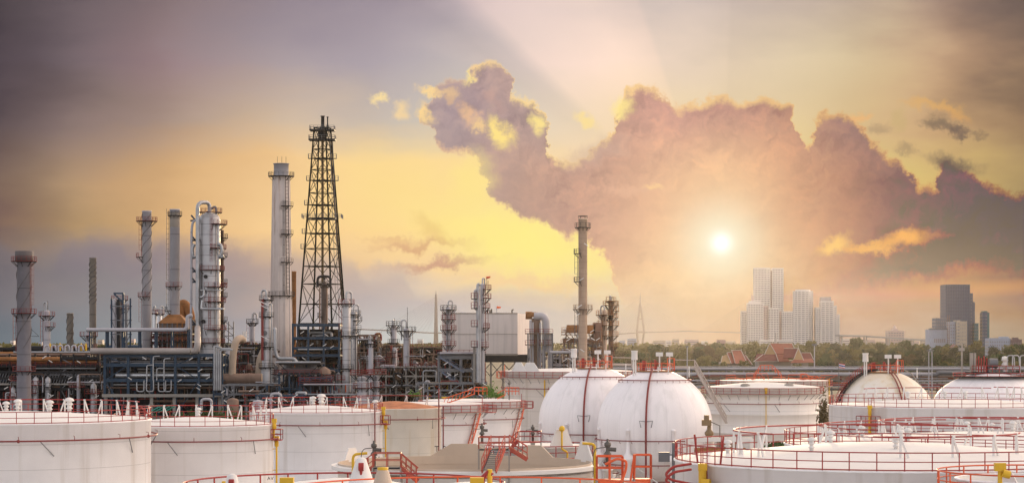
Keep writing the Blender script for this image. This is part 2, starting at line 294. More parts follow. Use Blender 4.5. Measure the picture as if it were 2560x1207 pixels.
TANST = mat('stack_brick_tan', (.50,.36,.27), .6, seams=(1.6,.12,.3), var=.12, streak=(.36,.17,.09), streak_amt=.7)
RUST = mat('rust', (.30,.13,.045), .8, var=.4, scale=.5)
RUSTL = mat('rust_tan', (.21,.135,.10), .7, var=.3, scale=.4)
BRN = mat('brown_pipe', (.09,.05,.03), .7, var=.3)
BLUE = mat('blue_steel', (.025,.05,.085), .5, .2, var=.3)
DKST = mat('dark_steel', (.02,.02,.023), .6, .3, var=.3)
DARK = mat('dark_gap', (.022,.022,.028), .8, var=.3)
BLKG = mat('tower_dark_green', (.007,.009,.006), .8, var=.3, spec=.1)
CONB = mat('concrete', (.30,.27,.24), .85, var=.2)
GREEN = mat('green_pipe', (.03,.22,.18), .5)
BLDG = mat('metal_cladding', (.64,.57,.53), .6, .1, var=.04, streak=(.38,.34,.32), streak_amt=.3, streak_thr=.5)
VALVE = mat('valve_grey', (.11,.10,.09), .5, .3)
LEAF = [mat('leaf_olive', (.13,.12,.03), .7, var=.5, scale=.35, transl=.35), mat('leaf_dark', (.022,.038,.016), .7, var=.5, scale=.35, transl=.3),
        mat('leaf_green', (.042,.075,.02), .7, var=.5, scale=.35, transl=.35), mat('leaf_brown', (.10,.075,.03), .7, var=.5, scale=.35, transl=.35)]
BARK = mat('bark', (.07,.05,.035), .9)

# ---------------------------------------------------------------- mesh helpers
class MB:
    def __init__(s): s.v = []; s.f = []; s.sm = []
    def add(s, vs, fs, smooth=False):
        o = len(s.v); s.v.extend([tuple(q) for q in vs]); s.f.extend([tuple(i+o for i in f) for f in fs]); s.sm.extend([smooth]*len(fs)); return s
    def box(s, a, b):      # two opposite corners
        x0,y0,z0 = a; x1,y1,z1 = b
        return s.add([(x0,y0,z0),(x1,y0,z0),(x1,y1,z0),(x0,y1,z0),(x0,y0,z1),(x1,y0,z1),(x1,y1,z1),(x0,y1,z1)],
              [(0,3,2,1),(4,5,6,7),(0,1,5,4),(1,2,6,5),(2,3,7,6),(3,0,4,7)])
    def bar(s, p, q, wd, h=None):       # square bar between points
        p = Vector(p); q = Vector(q); h = h or wd; d = (q-p)
        if d.length < 1e-6: return s
        d.normalize(); up = Vector((0,0,1)) if abs(d.z) < .95 else Vector((0,1,0))
        a = d.cross(up).normalized()*(wd/2); b = a.cross(d).normalized()*(h/2)
        return s.add([p-a-b,p+a-b,p+a+b,p-a+b,q-a-b,q+a-b,q+a+b,q-a+b], [(0,3,2,1),(4,5,6,7),(0,1,5,4),(1,2,6,5),(2,3,7,6),(3,0,4,7)])
    def tube(s, p, q, r, n=6, r2=None, cap=True):
        p = Vector(p); q = Vector(q); d = q-p
        if d.length < 1e-6: return s
        d.normalize(); up = Vector((0,0,1)) if abs(d.z) < .9 else Vector((0,1,0))
        a = d.cross(up).normalized(); b = a.cross(d); r2 = r if r2 is None else r2
        vs = []
        for c, R in ((p, r), (q, r2)):
            for i in range(n):
                t = 2*PI*i/n; vs.append(c+a*math.cos(t)*R+b*math.sin(t)*R)
        s.add(vs, [(i,(i+1)%n,n+(i+1)%n,n+i) for i in range(n)], n > 4)
        if cap: s.add(vs, [tuple(range(n-1,-1,-1)), tuple(range(n,2*n))])
        return s
    def path(s, pts, r, n=6, bend=0):
        pts = [Vector(p) for p in pts]
        if bend:
            out = [pts[0]]
            for i in range(1, len(pts)-1):
                a, b, c = pts[i-1], pts[i], pts[i+1]
                k = min(bend, (a-b).length*.45, (c-b).length*.45)
                p0 = b+(a-b).normalized()*k; p2 = b+(c-b).normalized()*k
                for j in range(5):
                    t = j/4; out.append(p0*(1-t)**2+b*2*t*(1-t)+p2*t*t)
            out.append(pts[-1]); pts = out
        # swept with shared rings
        N = len(pts); vs = []; prev = None
        for i, p in enumerate(pts):
            d = (pts[min(i+1,N-1)]-pts[max(i-1,0)])
            d = d.normalized() if d.length > 1e-9 else Vector((0,0,1))
            if prev is None:
                up = Vector((0,0,1)) if abs(d.z) < .9 else Vector((0,1,0)); a = d.cross(up).normalized()
            else: a = (prev-d*prev.dot(d)); a = a.normalized() if a.length > 1e-6 else d.orthogonal().normalized()
            prev = a; b = a.cross(d)
            for j in range(n):
                t = 2*PI*j/n; vs.append(p+a*math.cos(t)*r+b*math.sin(t)*r)
        s.add(vs, [(i*n+j, i*n+(j+1)%n, (i+1)*n+(j+1)%n, (i+1)*n+j) for i in range(N-1) for j in range(n)], True)
        s.add(vs[:n]+vs[-n:], [tuple(range(n-1,-1,-1)), tuple(range(n,2*n))])
        return s
    def lathe(s, prof, c, n=32, a0=0, a1=2*PI, smooth=True, close=True):
        full = abs(a1-a0-2*PI) < 1e-6; m = n if full else n+1; vs = []
        for i in range(m):
            t = a0+(a1-a0)*i/n
            for r, z in prof: vs.append((c[0]+r*math.cos(t), c[1]+r*math.sin(t), c[2]+z))
        k = len(prof); fs = []
        for i in range(n):
            j = (i+1) % m if full else i+1
            for q in range(k-1): fs.append((i*k+q, j*k+q, j*k+q+1, i*k+q+1))
        return s.add(vs, fs, smooth)
    def ringwalk(s, c, r0, r1, z0, z1, n=48, a0=0, a1=2*PI):      # annular slab
        full = abs(a1-a0-2*PI) < 1e-6
        s.lathe([(r0,z0),(r1,z0),(r1,z1),(r0,z1),(r0,z0)], c, n, a0, a1, False)
        if not full:
            for t in (a0, a1):
                ct, st = math.cos(t), math.sin(t)
                s.add([(c[0]+r*ct, c[1]+r*st, c[2]+z) for r, z in ((r0,z0),(r1,z0),(r1,z1),(r0,z1))], [(0,1,2,3)])
        return s
    def arc(s, c, R, z, r, a0=0, a1=2*PI, n=64, k=6):
        pts = [(c[0]+R*math.cos(a0+(a1-a0)*i/n), c[1]+R*math.sin(a0+(a1-a0)*i/n), c[2]+z) for i in range(n+1)]
        return s.path(pts, r, k)
    def ball(s, c, r, n=12, m=8, sz=1):
        return s.lathe([(r*math.sin(PI*i/m), -r*sz*math.cos(PI*i/m)) for i in range(m+1)], c, n)
    def railc(s, c, R, z, h, n, a0=0, a1=2*PI, r=.045, mid=1, seg=72, toe=True):
        full = abs(a1-a0-2*PI) < 1e-6
        for i in range(n if full else n+1):
            t = a0+(a1-a0)*i/n; x = c[0]+R*math.cos(t); y = c[1]+R*math.sin(t)
            s.tube((x,y,c[2]+z), (x,y,c[2]+z+h), r, 4, cap=False)
        g = max(6, int(seg*(a1-a0)/(2*PI)))
        s.arc(c, R, z+h, r, a0, a1, g, 4)
        for j in range(mid): s.arc(c, R, z+h*(j+1)/(mid+1), r*.8, a0, a1, g, 4)
        if toe: s.arc(c, R, z+.06, r, a0, a1, g, 4)
        return s
    def rail(s, pts, h=1.1, sp=1.5, r=.045, mid=1, toe=False):
        pts = [Vector(p) for p in pts]; up = Vector((0,0,h))
        for a, b in zip(pts, pts[1:]):
            n = max(1, int((b-a).length/sp+.5))
            for i in range(n+1):
                p = a.lerp(b, i/n); s.tube(p, p+up, r, 4, cap=False)
            s.tube(a+up, b+up, r, 4, cap=False)
            for j in range(mid): s.tube(a+up*(j+1)/(mid+1), b+up*(j+1)/(mid+1), r*.8, 4, cap=False)
            if toe: s.bar(a+Vector((0,0,.07)), b+Vector((0,0,.07)), .04, .14)
        return s
    def ladder(s, p, q, wd=.5, step=.6, r=.035, side=(1,0,0)):
        p = Vector(p); q = Vector(q); a = Vector(side)*wd/2
        s.tube(p-a, q-a, r, 4, cap=False); s.tube(p+a, q+a, r, 4, cap=False)
        n = max(1, int((q-p).length/step))
        for i in range(1, n):
            c = p.lerp(q, i/n); s.tube(c-a, c+a, r*.7, 3, cap=False)
        return s

def link(o): sc.collection.objects.link(o)
def thing(name, label, cat, loc=(0,0,0), group=None):
    o = bpy.data.objects.new(name, None); link(o); o.location = loc; o.empty_display_size = .5
    o['label'] = label; o['category'] = cat
    if group: o['group'] = group
    return o
def worldloc(o):
    v = Vector(o.location)
    while o.parent: o = o.parent; v += Vector(o.location)
    return v
def part(parent, name, mb, m, label=None, kind=None):
    me = bpy.data.meshes.new(name); off = worldloc(parent) if parent else Vector((0,0,0))
    me.from_pydata([(a-off.x, b-off.y, c-off.z) for a, b, c in mb.v], [], mb.f)
    me.polygons.foreach_set('use_smooth', mb.sm); me.materials.append(m); me.update()
    o = bpy.data.objects.new(name, me); link(o)
    if parent: o.parent = parent
    if label: o['label'] = label
    if kind: o['kind'] = kind
    return o
def solo(name, mb, m, loc, label=None, cat=None, kind=None, group=None):
    me = bpy.data.meshes.new(name); me.from_pydata([(a-loc[0], b-loc[1], c-loc[2]) for a, b, c in mb.v], [], mb.f)
    me.polygons.foreach_set('use_smooth', mb.sm); me.materials.append(m); me.update()
    o = bpy.data.objects.new(name, me); link(o); o.location = loc
    if label: o['label'] = label
    if cat: o['category'] = cat
    if kind: o['kind'] = kind
    if group: o['group'] = group
    return o
R_ = math.radians

# ---------------------------------------------------------------- ground
g = MB(); g.add([(-9000,-300,0),(9000,-300,0),(9000,14000,0),(-9000,14000,0)], [(0,1,2,3)])
solo('ground', g, mat('ground', (.10,.095,.07), .95, var=.4, scale=.02, grain=.4), (0,0,0), kind='structure')
g = MB(); g.add([(-120,60,.004),(110,60,.004),(110,520,.004),(-120,520,.004)], [(0,1,2,3)])
solo('tank_farm_yard', g, mat('yard_concrete', (.46,.43,.39), .95, var=.2, scale=.1), (0,0,0), kind='structure')
g = MB(); g.add([(-200,560,.004),(45,560,.004),(45,900,.004),(-200,900,.004)], [(0,1,2,3)])
solo('plant_yard', g, mat('yard_asphalt', (.11,.10,.09), .95, var=.3, scale=.1), (0,0,0), kind='structure')

# ================================================================ storage tanks
def vent(T, x, y, z, s=1.0, name='breather_vent', m=None):
    mb = MB(); s *= .74; mb.lathe([(.2*s,0),(.2*s,.4*s),(.32*s,.42*s),(.32*s,.5*s),(.22*s,.55*s),(.2*s,.75*s),(.34*s,.8*s),(.36*s,.9*s),(.24*s,.98*s),(.24*s,1.1*s),(.44*s,1.14*s),(.46*s,1.24*s),(.34*s,1.4*s),(.15*s,1.48*s),(0,1.5*s)], (x,y,z), 14)
    return part(T, name, mb, m or ROOFW)
def aframe(T, x, y, z, h, ang, m=None):
    mb = MB(); c, s = math.cos(ang), math.sin(ang); k = h*.38
    mb.bar((x,y,z), (x,y,z+h), .13); mb.bar((x+c*k,y+s*k,z), (x,y,z+h), .12); mb.bar((x-k*.1,y,z+h), (x+c*k*.3,y+s*k*.3,z+h), .2, .12)
    return part(T, 'pipe_support', mb, m or ROOFW)
def tank(label, cx, hw, ys, D, roof=('cone', .8), shell=None, roofm=None, rail=True, railm=None, ring=1.6, ringm=None, walk=None, vents=(), sup=None, top=None, name='storage_tank', group='white storage tanks of the tank farm', rr=.038, nrail=None, curb=0, seam=(), ring_a=(0, 2*PI), conebase=0.0):
    R = hw*D/F; x = X(cx, D); y = D; zt = Z(ys, D); c = (x, y, 0)
    T = thing(name, label, 'storage tank', (x, y, 0), group)
    shell = shell or WHITE; railm = railm or RED; ringm = ringm or DRED; roofm = roofm or ROOFW
    mb = MB(); prof = [(R,0)]
    for s_ in seam: prof += [(R,s_-.12),(R+.07,s_-.1),(R+.07,s_+.02),(R,s_+.05)]
    prof += [(R,zt-.12),(R+.1,zt-.1),(R+.1,zt),(R,zt+.01)]
    if roof[0] == 'open': prof += [(R-.05,zt),(R-.06,zt-3.0)]
    mb.lathe(prof, c, 96); part(T, 'shell', mb, shell)
    if roof[0] == 'cone':
        mb = MB(); h = roof[1]; mb.lathe([(R,zt+.012),(R*.66,zt+h*.45),(R*.33,zt+h*.83),(R*.1,zt+h*.985),(.001,zt+h)], c, 72); part(T, 'roof', mb, roofm)
        roofz = lambda q: zt+.01+h*(1-(q/R)**1.25)
    elif roof[0] == 'open':
        mb = MB(); mb.lathe([(R-.07,zt-.02),(R-.08,zt-3.1)], c, 96); part(T, 'inner_wall', mb, roof[2])
        mb = MB(); mb.lathe([(R-.12,zt-3.0),(.001,zt-2.9)], c, 48); part(T, 'floating_roof', mb, roofm)
        roofz = lambda q: zt-2.9
    if walk:      # wind girder walkway below the rim
        zz, ww, a0, a1 = walk; zz = zt-zz
        mb = MB(); mb.ringwalk(c, R+.02, R+ww, zz-.12, zz, 96, a0, a1); part(T, 'walkway', mb, CONB)
        mb = MB(); n = int(R*(a1-a0)/1.9)
        for i in range(n+1):
            t = a0+(a1-a0)*i/n; ct, st = math.cos(t), math.sin(t)
            mb.bar((x+(R+ww)*ct, y+(R+ww)*st, zz-.14), (x+(R+.05)*ct, y+(R+.05)*st, zz-1.1), .06)
        part(T, 'walkway_bracket', mb, GREYR)
        if rail:
            mb = MB(); mb.railc(c, R+ww-.05, zz, 1.15, int(R*(a1-a0)/1.7), a0, a1, rr); part(T, 'railing', mb, railm)
    elif rail:
        mb = MB(); mb.railc(c, R-.02, zt+.02, 1.12, nrail or int(R*2*PI/1.65), r=rr); part(T, 'railing', mb, railm)
    if ring:
        mb = MB(); zr = zt-ring; Rr = R+.62; mb.arc(c, Rr, zr, .085, ring_a[0], ring_a[1], 90, 6)
        n = max(8, int(R*(ring_a[1]-ring_a[0])/5)); 
        for i in range(n):
            t = ring_a[0]+(ring_a[1]-ring_a[0])*(i+.5)/n; ct, st = math.cos(t), math.sin(t)
            if i % 3 == 1: mb.ball((x+Rr*ct, y+Rr*st, zr), .17, 8, 6)
            mb.path([(x+Rr*ct,y+Rr*st,zr+.05),(x+Rr*ct,y+Rr*st,zr+.38),(x+(Rr-.25)*ct,y+(Rr-.25)*st,zr+.42)], .03, 4)
        part(T, 'fire_water_ring', mb, ringm)
        n = max(6, int(R*2*PI/9))
        for i in range(n):
            mb = MB(); t = 2*PI*(i+.35)/n; ct, st = math.cos(t), math.sin(t); t2 = t+.1
            mb.bar((x+Rr*ct, y+Rr*st, zr-.1), (x+(R+.03)*math.cos(t2), y+(R+.03)*math.sin(t2), zr-1.5), .07); part(T, 'ring_bracket', mb, GREYR)
    for a, q, s in vents:
        q *= R; vent(T, x+q*math.cos(R_(a)), y+q*math.sin(R_(a)), roofz(q)-.05, s)
    if sup:       # foam main carried across the roof on A-frames: (radius fraction, height, a0, a1, n)
        for (q, h, a0, a1, n) in sup:
            q *= R; mb = MB(); zc = roofz(q)+h
            mb.arc(c, q, zc, .065, R_(a0), R_(a1), 40, 6); part(T, 'foam_main', mb, railm)
            for i in range(n):
                a = R_(a0+(a1-a0)*(i+.5)/n); aframe(T, x+q*math.cos(a), y+q*math.sin(a), roofz(q), h, a+PI/2*(1 if i % 2 else -1))
    return T, x, y, zt, R
def at(x, y, R, a, dr=0.0): return (x+(R+dr)*math.cos(R_(a)), y+(R+dr)*math.sin(R_(a)))
def riser(T, x, y, R, a, z0, z1, m=None, r=.11, name='foam_riser', head=True, off=.3):
    px, py = at(x, y, R, a, off); ix, iy = at(x, y, R, a, .02); mb = MB()
    mb.tube((px,py,z0), (px,py,z1), r, 8)
    if head: mb.box((px-.28,py-.2,z1-.1), (px+.28,py+.2,z1+.35)); mb.lathe([(0,-.9),(.24,-.8),(.24,-.3),(.15,0)], (px,py,z1), 10)
    z = z0+.5
    while z < z1-.5: mb.bar((px,py,z), (ix,iy,z), .08); z += 2.4
    part(T, name, mb, m or YEL)
def side_platform(T, x, y, R, a, zt, drop=1.6, wd=1.6, m=None, out=1.1):
    a_ = R_(a); c, s = math.cos(a_), math.sin(a_); t = Vector((-s, c, 0)); n = Vector((c, s, 0)); o = Vector((x, y, 0))+n*(R+.03)
    z = Vector((0,0,zt-drop)); mb = MB()
    p = [o-t*wd/2+z, o-t*wd/2+n*out+z, o+t*wd/2+n*out+z, o+t*wd/2+z]
    mb.add([*p, *[q-Vector((0,0,.12)) for q in p]], [(0,1,2,3),(7,6,5,4),(0,4,5,1),(1,5,6,2),(2,6,7,3),(3,7,4,0)])
    mb.rail(p, 1.15, .9, .045); q = o+n*.12
    mb.ladder(q+z, q+Vector((0,0,zt+1.15)), .5, .35, .035, tuple(t))
    part(T, 'access_platform', mb, m or RED)
def plate(T, x, y, R, a, zt, w0=2.6, w1=1.0, h=1.1, m=None, name='foam_splash_plate', dr=0.0):
    a_ = R_(a); c, s = math.cos(a_), math.sin(a_); t = Vector((-s, c, 0)); n = Vector((c, s, 0)); o = Vector((x, y, zt))+n*(R+dr)
    mb = MB(); vs = []
    for k in (0.0, .12):
        vs += [o-t*w0/2-n*k, o+t*w0/2-n*k, o+t*w1/2-n*k+Vector((0,0,h)), o-t*w1/2-n*k+Vector((0,0,h))]
    mb.add(vs, [(0,1,2,3),(7,6,5,4),(0,4,5,1),(1,5,6,2),(2,6,7,3),(3,7,4,0)])
    part(T, name, mb, m or ROOFW)
def spiral_stair(T, x, y, R, a0, a1, z0, z1, wd=.8, m=None):
    n = max(10, int(abs(z1-z0)/.28)); tr = MB(); st = MB(); rl = MB(); prev = None
    for i in range(n+1):
        a = R_(a0+(a1-a0)*i/n); z = z0+(z1-z0)*i/n; c, s = math.cos(a), math.sin(a)
        i0 = Vector((x+(R+.08)*c, y+(R+.08)*s, z)); o0 = Vector((x+(R+.08+wd)*c, y+(R+.08+wd)*s, z))
        tr.bar(i0, o0, .26, .05)
        if prev:
            for q, p in zip((i0, o0), prev): st.bar(p, q, .05, .24)
            up = Vector((0,0,1.05)); rl.tube(prev[1]+up, o0+up, .045, 4, cap=False); rl.tube(prev[1]+up*.5, o0+up*.5, .035, 4, cap=False)
            if i % 3 == 0: rl.tube(o0, o0+up, .04, 4, cap=False)
        prev = (i0, o0)
    part(T, 'stair_tread', tr, CONB); part(T, 'stair_stringer', st, m or ORED); part(T, 'stair_railing', rl, m or ORED)

# -- left group
T, x, y, z, R = tank('white cone-roof tank in the lower left corner with dark red ring pipe', 25, 348, 1047, 223,
    vents=[(95,.40,1.25),(75,.62,1.25),(52,.55,1.5),(120,.5,1.3),(105,.75,1.2)], sup=[(.93,1.5,20,165,14)])
side_platform(T, x, y, R, -20, z-30, 0, .1)
mb = MB()
for i in range(6): mb.path([at(x,y,R,12+i*1.2,.1+i*.01)+(z+.05,), at(x,y,R,12+i*1.2,-.9)+(z+1.1,)], .05, 4)
part(T, 'railing_gate', mb, RED)
T, x, y, z, R = tank('small white tank right of the corner tank with green pipes behind its roof', 485, 198, 1059, 250,
    vents=[(88,.3,1.1)], sup=[(.92,1.7,10,170,12)])
riser(T, x, y, R, -3, 2, z-1.7, off=.45); side_platform(T, x, y, R, -6, z, 1.7, 1.2); riser(T, x, y, R, -8, z-1.5, z+.3, r=.09, name='foam_chamber', off=.35)
T, x, y, z, R = tank('white tank with red railing and three round vents left of the rusty-roofed tank', 790, 166, 1027, 300,
    vents=[(100,.5,1.35),(82,.4,1.6),(75,.2,1.5),(20,.93,1.3)], sup=[(.9,1.5,25,160,8)])
riser(T, x, y, R, -4, 2, z-1.6, off=.5); side_platform(T, x, y, R, -8, z, 1.7, 1.3); riser(T, x, y, R, -9, z-1.5, z+.3, r=.09, name='foam_chamber', off=.35)
px, py = at(x, y, R, -28, .35); mb = MB(); mb.tube((px,py,1), (px,py,z+1.2), .09, 6); part(T, 'red_water_riser', mb, DRED)
T, x, y, z, R = tank('cream tank with rusty orange roof and yellow-brown streaks down its shell', 985, 118, 1018, 340, roof=('cone', 1.0), shell=CREAM, roofm=RUSTR, rail=False)
px, py = at(x, y, R, -32, .4)
for a in (-24, -7):
    px, py = at(x, y, R, a, .4); mb = MB(); mb.tube((px,py,1), (px,py,z+.2+(a==-24)*2.8), .1, 6); part(T, 'red_water_riser', mb, DRED)
mb = MB(); mb.arc((x,y,0), R*.9, z+1.7, .09, R_(30), R_(175), 30); part(T, 'foam_main', mb, DRED)
for a in (40, 75, 110, 145): aframe(T, *at(x,y,R*.9,a), z+.1, 1.6, R_(a+90))
def number(T, txt, px, py, D, hpx, m=None):
    k = D/F; cv = bpy.data.curves.new('tank_number', 'FONT'); cv.body = txt; cv.size = hpx*k*1.4; cv.extrude = .01; cv.materials.append(m or DARK)
    t_ = bpy.data.objects.new('tmp', cv); link(t_); bpy.context.view_layer.update(); me_ = bpy.data.meshes.new_from_object(t_.evaluated_get(bpy.context.evaluated_depsgraph_get())); bpy.data.objects.remove(t_); me_.materials.clear(); me_.materials.append(m or DARK)
    o = bpy.data.objects.new('tank_number', me_); link(o); p = P(px, py, D); o.parent = T; o.location = Vector((p.x, p.y, p.z))-worldloc(T); o.rotation_euler = (PI/2, 0, 0)
number(T, 'T-01', 1086, 1128, y-R*.62, 15)
T, x, y, z, R = tank('white floating-roof tank with railed rim walkway, just right of the rusty-roofed tank', 1075, 132, 1007, 370, walk=(1.35,1.0,0,2*PI), ring=3.4, rr=.055, roof=('cone', .2), group='floating-roof tanks with rim walkways')
spiral_stair(T, x, y, R, -28, -48, z-1.4, 3.2); side_platform(T, x, y, R, -12, z, 1.4, 3, RED, 2.2)
mb = MB(); p0 = P(1108,1010,368); p1 = P(1186,984,368)
for k in (-.5, .5):
    o = Vector((0,k,0)); mb.bar(p0+o, p1+o, .16); mb.bar(p0+o+Vector((0,0,.9)), p1+o+Vector((0,0,.9)), .12)
for i in range(8): mb.bar(p0.lerp(p1,i/8), p0.lerp(p1,(i+.6)/8)+Vector((0,0,.9)), .1)
mb.rail([p1+Vector((0,-.8,-.1)),p1+Vector((2.1,-.8,-.1)),p1+Vector((2.1,.8,-.1)),p1+Vector((0,.8,-.1))], 1.2, .7, .06); part(T, 'rolling_ladder', mb, ORED)
T, x, y, z, R = tank('pale floating-roof tank with a long curved stair just left of the left sphere', 1180, 122, 999, 402, walk=(1.3,1.0,0,2*PI), ring=3.3, rr=.055, roof=('cone', .2), group='floating-roof tanks with rim walkways')
spiral_stair(T, x, y, R, -14, -45, z-1.4, 2.2); side_platform(T, x, y, R, -4, z, 1.4, 3, RED, 2.2)
mb = MB(); p0 = P(1243,996,400); p1 = P(1263,986,400)
for k in (-.5, .5): o = Vector((0,k,0)); mb.bar(p0+o, p1+o, .2); mb.bar(p0+o+Vector((0,0,1)), p1+o+Vector((0,0,1)), .12)
mb.rail([p1+Vector((0,-.8,0)),p1+Vector((2.5,-.8,0)),p1+Vector((2.5,.8,0)),p1+Vector((0,.8,0))], 1.3, .6, .06); part(T, 'rolling_ladder', mb, ORED)
mb = MB(); q = P(1273,962,400); mb.tube(q-Vector((0,0,3)), q+Vector((0,0,.8)), .1); mb.ball(q+Vector((0,0,.3)), .28, 8, 6); part(T, 'gauge_valve', mb, VALVE)
T, x, y, z, R = tank('broad beige tank behind the left sphere with thin yellow pipe down its shell', 1420, 158, 926, 430, walk=(1.25,1.0,0,2*PI), ring=3.3, rr=.05, roof=('cone', .5), shell=OLDW, ringm=DRED, group='floating-roof tanks with rim walkways')
for a in (-128, -143): plate(T, x, y, R, a, z, 4.6, 1.7, 1.7, dr=-.2)
riser(T, x, y, R, -112, 2, z-1.6, r=.13, head=False, off=.3); side_platform(T, x, y, R, -172, z, 1.3, 2, ORED, 1.6)
_t3 = [o for o in sc.objects if o.get('label','').startswith('white tank with red railing')][0]; number(_t3, 'P 0', 936, 1148, 291.5, 8)
_t2 = [o for o in sc.objects if o.get('label','').startswith('small white tank right of')][0]; number(_t2, 'AV', 668, 1199, 242.6, 9)
# -- right group
T, x, y, z, R = tank('large beige tank right of the spheres with yellow pipe down its middle', 1906, 140, 966, 430, walk=(1.25,1.0,0,2*PI), ring=3.1, rr=.05, roof=('cone', .9), shell=OLDW, seam=(4.2, 7.8), ring_a=(R_(-172), R_(-8)), group='floating-roof tanks with rim walkways', vents=[])
riser(T, x, y, R, -93, 1, z-.3, r=.075, off=.3)
for a, q in ((-120,.75),(-55,.7)):
    mb = MB(); c_ = at(x,y,R*q,a); mb.lathe([(.9,0),(.9,.3),(.5,.5),(0,.55)], (c_[0],c_[1],z+.25), 12); part(T, 'roof_hatch', mb, CONB)
T, x, y, z, R = tank('far beige tank with orange-red roof piping behind the large one right of the spheres', 1935, 134, 950, 485, ring=0, rr=.05, walk=(1.2,1.0,0,2*PI), roof=('cone', .3), shell=OLDW, group='floating-roof tanks with rim walkways')
rnd = random.Random(5); mb = MB()
for i in range(16):
    xx = x+rnd.uniform(-11,11); zz = rnd.uniform(.4,1.6); mb.path([(xx,y-4,z+.2),(xx,y-4,z+zz),(xx+rnd.uniform(1,4),y-4,z+zz),(xx+rnd.uniform(1,4),y-4,z+.2)], .08, 5)
mb.rail([(x-5,y-5,z+.2),(x-3.5,y-5,z+2.2),(x-1,y-5,z+2.2),(x+1,y-5,z+.3)], 1.2, .8, .07); part(T, 'roof_piping', mb, ORED)
riser(T, x, y, R, -15, 4, z+.3, r=.13, head=False)
T, x, y, z, R = tank('wide white tank in front of the yellow-stained sphere with yellow hydrant post', 2375, 300, 1011, 290, roof=('cone', .75),
    vents=[(130,.45,1.1),(60,.4,1.1),(95,.15,1.0),(40,.2,1.0)], sup=[(.72,1.5,50,160,8),(.72,1.6,20,48,4)], ringm=DRED, ring=2.9)
riser(T, x, y, R, -139, 3, z-.1, r=.2, off=.5); side_platform(T, x, y, R, -140, z, 2.3, 3.2, RED, .9)
T, x, y, z, R = tank('broad white tank behind the nearest right-hand one, roof crossed by red pipes', 2490, 525, 1107, 200, roof=('cone', 1.0), ring=0,
    vents=[(105,.3,.95),(85,.15,.8),(62,.3,1.0),(64,.36,.95),(218,.62,1.15),(196,.5,1.0),(170,.63,1.0)], sup=[(.84,1.3,95,215,12),(.55,1.3,30,235,14),(.25,1.3,200,330,5)])
side_platform(T, x, y, R, -120, z, .8, 1.2)
T, x, y, z, R = tank('nearest white tank at lower right, orange railing and big yellow hydrant on its left side', 2215, 526, 1147, 148, roof=('cone', 1.15), ring=0, rr=.038,
    vents=[(214,.47,.9),(128,.36,.9),(268,.34,.9),(60,.2,.85),(178,.75,.9)])
for a0, a1, q, h in ((150,215,.72,1.55),(30,150,.72,1.55),(255,345,.62,1.35)):
    mb = MB(); zc = z+1.15*(1-q**1.25)+h; mb.arc((x,y,0), q*R, zc, .06, R_(a0), R_(a1), 40); part(T, 'foam_main', mb, RED)
    for i in range(4): a = a0+(a1-a0)*(i+.5)/4; aframe(T, *at(x,y,q*R,a), zc-h, h, R_(a+90))
riser(T, x, y, R, -152, 6, z-.25, r=.26, off=.5)
px, py = at(x, y, R, -150.5, .8); mb = MB(); mb.lathe([(.32,-.2),(.32,.2)], (0,0,0), 14); mb = MB(); mb.tube((px,py-.1,z-1.2), (px+.5,py-.25,z-1.2), .36, 14); part(T, 'valve_wheel', mb, YEL)
side_platform(T, x, y, R, -153, z, 2.6, 4.0, RED, 1.0)
mb = MB()
for a in (-158, -147):
    q = at(x, y, R, a); mb.bar(q+(z+.1,), (q[0]+.2*(1 if a > -150 else -1), q[1], z+1.9), .12)
part(T, 'railing_gate', mb, RED)
# valve station beside it
T = thing('pressure_valve', 'brown actuator valve on a white nozzle beside the right edge of the near sphere', 'valve', P(1773,1150,165))
b = P(1773,1130,165); s = 165/F
mb = MB(); mb.lathe([(.7,-1.2),(.7,.3),(.38,.5),(.38,.9),(.5,.92),(.5,1.0)], tuple(b), 16); part(T, 'nozzle', mb, ROOFW)
mb = MB(); mb.lathe([(.3,1.0),(.16,1.15),(.34,1.35),(.34,1.5),(.16,1.7),(.16,1.95),(.1,2.0)], tuple(b), 12); mb.box((b.x-.55,b.y-.25,b.z+2.0),(b.x+.15,b.y+.25,b.z+2.45)); mb.tube((b.x-.2,b.y,b.z+2.4),(b.x-.2,b.y,b.z+2.8),.2,8); part(T, 'actuator', mb, mat('valve_brown', (.22,.15,.08), .6))
mb = MB(); mb.path([(b.x+.1,b.y,b.z+2.3),(b.x+.8,b.y,b.z+2.0),(b.x+.8,b.y,b.z+.3),(b.x+.5,b.y,b.z-.4)], .04, 5); part(T, 'conduit', mb, VALVE)
T = thing('horizontal_drum', 'small rusty horizontal drum on white saddles behind the railing of the nearest right-hand tank', 'drum', P(1800,1140,166))
b = P(1800,1122,170); mb = MB(); mb.tube((b.x-.2,b.y,b.z),(b.x+1.6,b.y,b.z),.85,16); part(T, 'drum_body', mb, RUSTL)
b = P(1800,1128,164); mb = MB(); mb.tube((b.x-1.9,b.y,b.z),(b.x+1.9,b.y,b.z),.3,12); part(T, 'header_pipe', mb, RUST)
mb = MB()
for k in (-2.4, 1.4, 2.4): mb.bar((b.x+k,b.y,b.z-6),(b.x+k,b.y,b.z+.9),.35)
mb.bar((b.x-2.4,b.y,b.z+.9),(b.x+2.4,b.y,b.z+.9),.3); part(T, 'saddle', mb, ROOFW)
